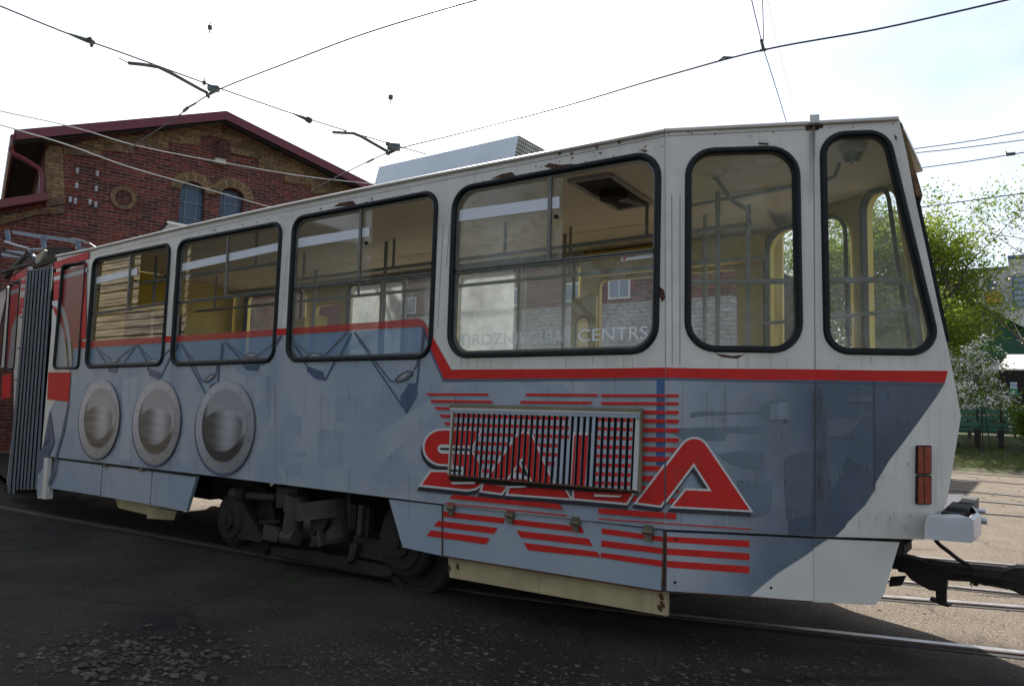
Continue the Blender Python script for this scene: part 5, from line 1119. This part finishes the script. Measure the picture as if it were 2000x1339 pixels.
fit('tension_insulator', 'smaller tapered insulator above the gable slope', 0, lambda t: (t.tube([zz((572,222)), zz((600,233))], [.01, .032], FIT, 8), t.tube([zz((600,233)), zz((606,236))], .045, FIT, 8)))
for (a, lab) in ((0, 'bent steel arm with chain above the brick gable'), (1, 'bent steel arm with chain above the tram roof box')):
    pts = [[(232,107),(240,111),(251,117)], [(251,117),(280,120),(310,125),(340,140),(390,168),(404,175),(408,184)]] if a == 0 else [[(637,246),(650,253)], [(650,253),(690,255),(705,261),(755,290),(760,296)]]
    def bld(t, pts=pts): t.tube([zz(p, -.04) for p in pts[0]], .006, FIT, 5); t.tube([zz(p, -.04) for p in pts[1]], .022 if pts[1][0][0] < 500 else .026, FIT, 7)
    fit('registration_arm', lab, 0, bld)
for p, lab in (((417,173), 'grey clamp block where two wires cross over the gable'), ((769,287), 'grey clamp block where two wires cross left of the roof box')):
    k = 1 if p[0] < 500 else 1.45
    fit('wire_clamp', lab, 0, lambda t: (t.obox(zz(p), (.05*k, .05*k, 0), (-.03*k, .03*k, 0), (0, 0, .03*k), mat('clamp_blue_grey', (.09, .12, .13), .4)), t.tube([zz((p[0]-13, p[1]+13)), zz((p[0]+6, p[1]+4))], .022*k, FIT, 6), t.tube([zz((p[0]-5, p[1]+8)), zz(p)], .015*k, FIT, 6)))
for p, lab in (((399,161), 'small knob insulator left of the clamp over the gable'), ((410,53), 'upper small insulator hanging alone in the white sky'), ((757,280), 'small knob insulator above the roof box'), ((763,189), 'lower small insulator hanging alone in the white sky')):
    k = 1 if p[0] < 500 else 1.3
    fit('knob_insulator', lab, 0, lambda t: (t.lathe(zz(p), (0, 0, 1), [(-.03*k, .015), (-.025*k, .024*k), (.015*k, .024*k), (.025*k, .01)], FIT, 10), t.tube([zz(p, -.07*k), zz(p, .06*k)], .006, FIT, 5)))
fit('wire_splice', 'pair of small splices on the thin wire above the roof peak', 0, lambda t: (t.tube([zz((359,217)), zz((366,211))], .025, FIT, 6), t.tube([zz((369,209)), zz((382,202))], .016, FIT, 6)))
fit('wire_splice', 'small splice left of the roof box', 0, lambda t: (t.tube([zz((717,317)), zz((729,311))], .02, FIT, 6),))
fit('wire_splice', 'long splice on the contact wire left of the bracket', 0, lambda t: (t.tube([zz((1399,122)), zz((1412,114), .01), zz((1434,112))], [.008, .016, .008], FIT, 6),))
fit('wire_bracket', 'dark bracket hanging the contact wire near the top right', 0, lambda t: (t.tube([zz((1487,79)), zz((1491,96))], .018, FIT, 8), t.tube([zz((1484,99)), zz((1497,97))], .016, FIT, 6)))
fit('wire_clamp', 'tiny clamp on the wire at the far right edge', 0, lambda t: (t.tube([zhit((1965,302), 6), zhit((1983,300), 6)], .03, FIT, 6), t.tube([zhit((1967,302), 6), zhit((1965,296), 6)], .01, FIT, 5)))

# ------------------------------------------------------------------ vegetation
BARK = mat('tree_bark', (.085, .07, .055), .9, var=.3, scale=10, bump=.3)
LEAF1 = leafmat('spring_leaves', (.10, .17, .02), (.19, .24, .045)); LEAF2 = leafmat('young_yellow_leaves', (.17, .24, .03), (.26, .29, .05)); LEAF3 = leafmat('dark_leaves', (.04, .085, .015), (.08, .13, .02)); BLOS = leafmat('white_blossom', (.75, .73, .70), (.85, .83, .8), .3)
def tree(name, label, cat, base, h, spread, leaf, lsize, nleaf, seed, lmat, lmat2=None, trunk_r=.14, first=.28, group=None, levels=3, droop=0, p2=.0, lean=(0, 0), wide=.6):
    R = random.Random(seed); t = thing(name, label, cat, base, group); tm = M(); tips = []
    def br(p, d, ln, r, lv):
        pts = [p]; rs = [r]; q = p.copy(); dd_ = d.normalized(); n = 5
        for i in range(n):
            dd_ = (dd_+Vector((R.gauss(0, .13), R.gauss(0, .13), R.gauss(0, .08)+(.05 if lv < 2 else -droop)))).normalized(); q = q+dd_*ln/n; pts.append(q.copy()); rs.append(r*(1-.75*(i+1)/n))
            if lv >= levels-1: tips.append((q.copy(), lv))
            elif lv < levels and i >= (1 if lv else int(first*5)):
                for _ in range(2 if lv else 3):
                    a = R.uniform(0, 2*pi); s = Vector((cos(a), sin(a), R.uniform(-.1, .75)))
                    br(q.copy(), (dd_*(.55 if lv else .25)+s*(.8 if lv else spread)).normalized(), ln*R.uniform(.42, .68)*(1 if lv else wide), rs[-1]*.6, lv+1)
        tm.tube(pts, rs, BARK, 6 if lv < 2 else 4, caps=False)
    br(Vector(base)-Vector((0, 0, .1)), Vector((lean[0], lean[1], 1)), h*.72, trunk_r, 0)
    tm.build('trunk', t, smooth=True)
    cm = M(); vs = []; fs = []; ms = []; k1 = cm.mi(lmat); k2 = cm.mi(lmat2 or lmat)
    for i in range(nleaf):
        b_ = R.random() < p2; fl_ = b_ and lmat2 is BLOS
        p, _ = R.choice(tips[::4] if fl_ else tips); lf = leaf*.55 if fl_ else leaf; c = p+Vector((R.gauss(0, lf), R.gauss(0, lf), R.gauss(0, lf*.8)))
        u = Vector((R.gauss(0, 1), R.gauss(0, 1), R.gauss(0, .7))).normalized(); v = u.orthogonal().normalized(); v = (v*cos(R.random()*6)+u.cross(v)*sin(R.random()*6)).normalized()
        s = lsize*R.uniform(.6, 1.3); k = len(vs); vs += [c-u*s, c+v*s*.55, c+u*s, c-v*s*.55]; fs.append((k, k+1, k+2, k+3)); ms.append(k2 if b_ else k1)
    cm.v = vs; cm.f = fs; cm.m = ms; cm.build('crown', t); return t
def gy(px, y): p = yhit(px, y); return Vector((p.x, y, gz(y)))
TG = 'leafy trees beyond the tracks'
tree('leafy_tree', 'tall light green tree directly behind the tram nose', 'tree', gy((1745,700), 26), 8.6, .8, .32, .062, 26000, 1, LEAF1, LEAF2, .18, .2, TG, p2=.35)
tree('leafy_tree', 'yellow-green tree rising right of the tram windshield', 'tree', gy((1786,700), 24.5), 8.4, .5, .27, .054, 22000, 2, LEAF1, LEAF2, .15, .15, TG, p2=.6, wide=.72)
tree('leafy_tree', 'tree seen through the slanted tram end window', 'tree', gy((1660,700), 25), 8.2, 1.0, .38, .065, 18000, 3, LEAF1, LEAF2, .16, .2, TG, p2=.3)
tree('leafy_tree', 'leftmost tree, seen through the rounded window', 'tree', gy((1530,700), 27), 8.0, 1.0, .42, .07, 9000, 4, LEAF1, LEAF3, .16, .2, TG, p2=.3)
tree('leafy_tree', 'small bushy tree before the green house gable', 'tree', gy((1855,700), 27), 4.6, .4, .22, .05, 7000, 5, LEAF2, LEAF1, .1, .1, TG, p2=.5)
tree('bare_branch_tree', 'nearly bare tree reaching in from the right edge', 'tree', gy((2120,700), 17), 7.4, 1.1, .12, .04, 420, 6, LEAF1, BLOS, .11, .2, None, p2=.3, droop=.04, wide=1)
tree('cherry_tree', 'white flowering cherry bush beside the tram nose', 'tree', gy((1890,700), 21.9), 2.7, .9, .16, .042, 5200, 7, LEAF1, BLOS, .06, .1, 'flowering cherry bushes', p2=.5, wide=.9)
tree('cherry_tree', 'white flowering cherry bush below the awning', 'tree', gy((1945,700), 22.4), 1.9, .7, .13, .042, 2600, 8, LEAF1, BLOS, .06, .1, 'flowering cherry bushes', p2=.46, wide=.9)
tree('shrub', 'dense green shrub at the right end of the bench', 'shrub', gy((2010,850), 20.0), 1.3, .7, .10, .028, 6000, 9, LEAF1, LEAF3, .04, .02, None, p2=.5)
# trees and shed behind the photographer, seen mirrored in the tram glass
BG_ = 'trees mirrored in the tram windows'
for i, (x, y, h, lb) in enumerate(((-9.5, -13, 9.5, 'tree mirrored at the left of the wide lettered window'), (-5.2, -13, 9, 'tree mirrored at the right of the wide lettered window'), (7.2, -10.5, 9.5, 'tree mirrored in the slanted end window'), (10.5, -9.0, 9.0, 'right-hand tree mirrored in both end windows'), (5.0, -12.5, 9.5, 'farther tree mirrored in the rounded end window'), (-14.5, -15, 9, 'tree mirrored in the middle windows'))):
    tree('leafy_tree', lb, 'tree', (x, y, 0), h*.9, 1.1, .45, .06, 12000, 20+i, LEAF3, LEAF1, .2, .25, BG_, p2=.4, wide=1)
PLANK, t_, N, L = nodes('weathered_planks')
def _pl():
    o = N('ShaderNodeOutputMaterial'); b = N('ShaderNodeBsdfPrincipled'); b.inputs['Roughness'].default_value = .85; tc = N('ShaderNodeTexCoord'); mp = N('ShaderNodeMapping'); mp.inputs['Scale'].default_value = (.8, .8, 14)
    n = N('ShaderNodeTexNoise'); n.inputs['Scale'].default_value = 1.6; n.inputs['Detail'].default_value = 8; L(tc.outputs['Object'], mp.inputs[0]); L(mp.outputs[0], n.inputs['Vector'])
    r = N('ShaderNodeValToRGB'); r.color_ramp.elements[0].position = .35; r.color_ramp.elements[1].position = .7; r.color_ramp.elements[0].color = (.13, .10, .065, 1); r.color_ramp.elements[1].color = (.42, .36, .25, 1); L(n.outputs['Fac'], r.inputs[0]); L(r.outputs[0], b.inputs['Base Color']); L(b.outputs[0], o.inputs[0])
_pl()
shed = thing('plank_shed', 'weathered wooden plank shed mirrored in the first wide window', 'shed', (-14.4, -5.2, 0))
m = M(); R = random.Random(5)
for k in range(34):
    z = .05+k*.155; x = -16.4
    while x < -12.75:
        x2 = min(-12.75, x+R.uniform(1.5, 3.5)); dz = R.uniform(-.006, .006); m.obox(((x+x2)/2, -3.9+R.uniform(-.008, .008), z+.07+dz), ((x2-x)/2-.004, 0, 0), (0, .014, .004), (0, -.012, .078), PLANK); x = x2
m.box((-16.4, -7.5, 0), (-12.78, -3.96, 5.2), SOFF); m.build('wall', shed)
m = M(); m.mesh([(-16.7, -3.5, 5.2), (-12.5, -3.5, 5.2), (-12.5, -7.8, 5.9), (-16.7, -7.8, 5.9)], [(0,1,2,3)], SOFF); m.build('roof', shed)

dk = thing('reflection_backdrop', 'long dark brown backdrop added to darken the middle window reflections', 'building', (-39, -17, 0))  # unseen backdrop, added to keep bright sky out of the window reflections
m = M(); BRN = mat('dark_brown_backdrop', (.075, .06, .045), .85, var=.3, scale=2); m.box((-52, -26, 0), (-27, -17, 8.5), BRN); m.build('wall', dk)
m = M(); m.mesh([(-52.5, -16.4, 8.4), (-26.6, -16.4, 8.4), (-26.6, -26.5, 10), (-52.5, -26.5, 10)], [(0,1,2,3)], SOFF); m.build('roof', dk)
# ------------------------------------------------------------------ things at the right
GRN = mat('green_bench_paint', (.018, .10, .055), .45, var=.15, dirt=.2); 
bn = thing('park_bench', 'long green slatted bench on the grass bank', 'bench', gy((1915,870), 20.6))
yb = 20.6; z0 = gz(yb); xa = yhit((1820,800), yb).x; xb_ = yhit((1968,800), yb).x
m = M()
for za, zb_ in ((.84, .95), (.66, .77), (.48, .60)): m.obox(((xa+xb_)/2, yb+.05+(.95-za)*-.12, z0+(za+zb_)/2), ((xb_-xa)/2, 0, 0), (0, .015, 0), (0, 0, (zb_-za)/2), GRN)
m.build('backrest', bn)
m = M(); 
for k in range(3): m.obox(((xa+xb_)/2, yb-.14-k*.14, z0+.42), ((xb_-xa)/2+.02, 0, 0), (0, .06, 0), (0, 0, .018), GRN)
m.build('seat', bn)
for x in (xa+.5, (xa+xb_)/2+.2, xb_-.15):
    m = M(); m.obox((x, yb-.3, z0+.2), (.06, 0, 0), (0, .2, 0), (0, 0, .22), DARK); m.obox((x, yb+.0, z0+.6), (.025, 0, 0), (0, .02, 0), (0, 0, .36), DARK); m.build('leg', bn)
tb = thing('round_stand', 'small round green table on thin black tripod legs before the bench', 'table', gy((1922,860), 19.9)); c = gy((1922,860), 19.9)
tp = yhit((1922,797), 19.9); hz = tp.z-c.z
m = M(); m.lathe((c.x, c.y, tp.z-.02), (0, 0, 1), [(0, .19), (.015, .2), (.03, .2)], GRN, 24); m.build('tabletop', tb)
for a in (.3, 2.4, 4.5):
    m = M(); m.tube([(c.x+.03*cos(a), c.y+.03*sin(a), tp.z-.02), (c.x+.16*cos(a), c.y+.16*sin(a), c.z)], .012, DARK, 6); m.build('leg', tb)
# grass
gb = M(); R = random.Random(11); GRS = leafmat('grass_blades', (.06, .11, .02), (.16, .17, .05), .3)
for i in range(9000):
    x = R.uniform(-9, 2); y = 18.5+abs(R.gauss(0, 1.3)); c = Vector((x, y, gz(y))); s = R.uniform(.03, .10); a = R.uniform(0, 6.3)
    gb.face([c+Vector((cos(a)*.012, sin(a)*.012, 0)), c-Vector((cos(a)*.012, sin(a)*.012, 0)), c+Vector((R.gauss(0, .03), R.gauss(0, .03), s))], GRS)
tag(gb.build('grass'), 'sparse sunlit grass on the bank beyond the far rail', 'grass', kind='stuff')
# green wooden house
yh = 33.0; ho = thing('green_wooden_house', 'dark green clapboard house with grey gable roof', 'house', gy((1990,800), yh)); PH = Plane((0, yh), (1, 0))
GH, t_, N, L = nodes('green_clapboard')
def _gh():
    o = N('ShaderNodeOutputMaterial'); b = N('ShaderNodeBsdfPrincipled'); b.inputs['Roughness'].default_value = .7; tc = N('ShaderNodeTexCoord'); w_ = N('ShaderNodeTexWave'); w_.bands_direction = 'Z'; w_.wave_profile = 'SAW'; w_.inputs['Scale'].default_value = 1.9; L(tc.outputs['Object'], w_.inputs['Vector'])
    n = N('ShaderNodeTexNoise'); n.inputs['Scale'].default_value = 2.5; n.inputs['Detail'].default_value = 6; L(tc.outputs['Object'], n.inputs['Vector'])
    r = N('ShaderNodeValToRGB'); r.color_ramp.elements[0].position = .0; r.color_ramp.elements[1].position = .25; r.color_ramp.elements[0].color = (.008, .035, .022, 1); r.color_ramp.elements[1].color = (.022, .115, .068, 1); L(w_.outputs['Fac'], r.inputs[0])
    x = N('ShaderNodeMixRGB'); x.blend_type = 'MULTIPLY'; x.inputs[0].default_value = .5; L(r.outputs[0], x.inputs[1]); L(n.outputs['Color'], x.inputs[2]); L(x.outputs[0], b.inputs['Base Color']); L(b.outputs[0], o.inputs[0])
_gh()
m = M(); pkH = PH.sz((1888,583)); rH = PH.sz((2012,646)); slH = (rH[1]-pkH[1])/(rH[0]-pkH[0]); wR = pkH[0]+4.2; wLf = pkH[0]-4.2; zw = pkH[1]+slH*4.2
m.slab(PH, [[(wLf, .5), (wR, .5), (wR, zw), (pkH[0], pkH[1]), (wLf, zw)]], .15, GH, 0)
m.box((wLf, yh+.15, .5), (wR, yh+9, zw-.02), GH); m.build('wall', ho)
RG = mat('grey_slate_roof', (.20, .20, .215), .7, var=.2, scale=3); m = M()
for sg in (-1, 1):
    a = Vector((pkH[0], yh-.35, pkH[1]+.05)); b = Vector((pkH[0]+sg*4.7, yh-.35, pkH[1]+.05+slH*4.7)); c = b+Vector((0, 9.8, 0)); d = a+Vector((0, 9.8, 0)); th = Vector((0, 0, .12))
    m.mesh([a, b, c, d, a+th, b+th, c+th, d+th], [(0,1,2,3),(4,5,6,7),(0,1,5,4),(1,2,6,5),(2,3,7,6)], RG)
    m.face([a+Vector((0, -.01, -.06)), b+Vector((0, -.01, -.06)), b+th+Vector((0, -.01, .01)), a+th+Vector((0, -.01, .01))], OUTL)
m.build('roof', ho)
m = M(); q = ccw([PH.sz(p) for p in [(1920,622),(1938,622),(1938,662),(1920,662)]]); m.slab(PH, [offset(q, .06), q[::-1]], .04, OUTL, .04); wf_ = m.build('window', ho); m = M(); m.slab(PH, [q], .01, mat('dark_window_pane', (.10, .12, .13), .1, coat=1), .015); m.build('pane', wf_)
m = M(); m.slab(PH, [ccw([PH.sz(p) for p in [(1925,700),(2010,700),(2010,707),(1925,707)]])], .05, SOFF, .05); m.slab(PH, [ccw([PH.sz(p) for p in [(1925,716),(2060,716),(2060,800),(1925,800)]])], .02, SOFF, .03); m.build('dark_porch_front', ho)
# awning
ya = 27.0; aw = M(); P = [yhit(p, ya) for p in [(1948,720),(2060,720),(2060,692),(1970,692)]]; 
for k in (2, 3): P[k] = yhit([(0, 0), (0, 0), (2060,692), (1968,692)][k], ya+1.6)
aw.mesh(P+[p+Vector((0, 0, -.05)) for p in P], [(0,1,2,3),(7,6,5,4),(0,4,5,1),(0,3,7,4),(2,6,7,3)], mat('white_awning_cloth', (.72, .69, .63), .7))
t = thing('white_awning', 'white sloping awning in front of the green house', 'awning', (P[0].x, ya, gz(ya))); o = aw.build('canopy', t)
m = M(); m.tube([P[0], (P[0].x, ya, gz(ya))], .03, DARK, 6); m.build('post', t); m = M(); m.tube([P[1]+Vector((-.3, 0, 0)), (P[1].x-.3, ya, gz(ya))], .03, DARK, 6); m.build('post', t)
# sign under awning
ys_ = 22.8; PS = Plane((0, ys_), (1, 0)); c = yhit((1979,800), ys_); t = thing('yard_sign', 'small blue and green sign hanging among the white blossoms', 'sign', (c.x, ys_, gz(ys_)))
BLU = mat('sign_blue', (.03, .12, .35), .4); GRS_ = mat('sign_green', (.02, .22, .10), .4); WHT = mat('sign_white', (.7, .72, .72), .4)
m = M(); m.slab(PS, [ccw([PS.sz(p) for p in [(1973,746),(1986.5,746),(1986.5,758),(1973,758)]])], .02, WHT, 0); m.slab(PS, [ell(PS.sz((1980,751.5)), .085, .075, 0, 20)], 0, BLU, .004); m.slab(PS, [ell(PS.sz((1980,751.5)), .065, .056, 0, 20)], 0, WHT, .008); m.slab(PS, [ccw([PS.sz(p) for p in [(1976,750.3),(1984,750.3),(1984,752.8),(1976,752.8)]])], 0, BLU, .012); m.build('round_emblem_panel', t)
m = M(); m.slab(PS, [ccw([PS.sz(p) for p in [(1972,758.6),(1988,758.6),(1988,772),(1972,772)]])], .02, GRS_, 0); m.slab(PS, [ell(PS.sz((1980,766)), .05, .05, 0, 14)], 0, WHT, .004); m.build('green_panel', t)
m = M(); p = yhit((1980,772), ys_); m.tube([(p.x, ys_+.03, p.z), (p.x, ys_+.03, gz(ys_))], .025, DARK, 6); m.build('post', t)
# large pale building
yw = 55.0; PW = Plane((0, yw), (1, 0)); bl = thing('pale_modern_building', 'pale grey flat-roofed building with tall windows behind the green house', 'building', gy((1960,700), yw))
PALE = mat('pale_render', (.40, .39, .385), .8, var=.06, scale=1); m = M(); e = PW.sz((1972,519)); e2 = PW.sz((1905,527))
m.box((e2[0]-7, yw+.6, 0), (e[0], yw+14, e2[1]), PALE); m.box((e[0], yw, 0), (e[0]+14, yw+14, e[1]+.45), PALE); m.build('wall', bl)
m = M(); m.box((e2[0]-7.1, yw+.5, e2[1]), (e[0]-.003, yw+14.1, e2[1]+.18), SHAD); m.box((e[0]-.1, yw-.1, e[1]+.45), (e[0]+14, yw+14.1, e[1]+.68), SHAD); m.build('roof_edge', bl)
WGL = mat('office_glass', (.13, .17, .22), .15, coat=.8, var=.2, scale=1)
for q in [[(1979.5,541),(2030,541),(2030,597),(1979.5,597)],[(1930,550),(1946,550),(1946,568),(1930,568)]]:
    pl_ = PW if q[0][0] > 1950 else Plane((0, yw+.6), (1, 0)); lq = ccw([pl_.sz(p) for p in q]); m = M(); m.slab(pl_, [lq], .05, WGL, .03); w0 = m.build('window', bl); m = M(); z0_, z1_ = lq[0][1], lq[2][1]; x0_, x1_ = min(p[0] for p in lq), max(p[0] for p in lq); za, zb_ = min(p[1] for p in lq), max(p[1] for p in lq)
    for k in range(6): z = za+(zb_-za)*k/5; m.slab(pl_, [line((x0_, z), (x1_, z), .09)], .03, SHAD, .07)
    m.slab(pl_, [line((x0_, za), (x0_, zb_), .1)], .03, SHAD, .075); m.build('mullions', w0)
m = M(); pl_ = Plane((0, yw+.6), (1, 0)); m.slab(pl_, [ccw([pl_.sz(p) for p in [(1925,570),(1955,569),(1955,592),(1925,592)]])], .1, mat('ochre_cladding', (.40, .22, .03), .6), .15); m.build('ochre_panel', bl)
# white painted brick building seen through the tram
WB = brick('white_painted_brick', (.42, .42, .41), (.36, .36, .355), (.24, .235, .23), .3, .1, .012, blotch=.25, dark=(.25, .24, .22))
yk = 12.5; PK = Plane((0, yk), (1, 0)); wb = thing('white_brick_building', 'low white painted brick building seen through the tram windows', 'building', (-9, yk, 0))
m = M(); m.slab(PK, [[(-19, 0), (-5.5, 0), (-5.5, 3.9), (-19, 3.9)]], .3, WB, 0); m.slab(PK, [[(-19, 3.9), (-5.5, 3.9), (-5.5, 5.0), (-19, 5.0)]], .3, BR1, 0); m.box((-19, yk+.3, 0), (-5.5, yk+6, 4.95), SOFF); m.build('wall', wb)
m = M(); m.box((-19.3, yk-.1, 5.0), (-5.45, yk+6.3, 5.06), SOFF); m.build('roof', wb)
for x in (-17.5, -15.6, -13.7, -11.8, -9.9, -8.6, -7.2):
    m = M(); m.slab(PK, [rr(x, x+.6, 4.0, 4.5, .02)], .03, OUTL, .02); w0 = m.build('window', wb); m = M(); m.slab(PK, [[(x+.05, 4.05), (x+.28, 4.05), (x+.28, 4.45), (x+.05, 4.45)]], .01, WGL, .03); m.slab(PK, [[(x+.32, 4.05), (x+.55, 4.05), (x+.55, 4.45), (x+.32, 4.45)]], .01, WGL, .03); m.build('pane', w0)
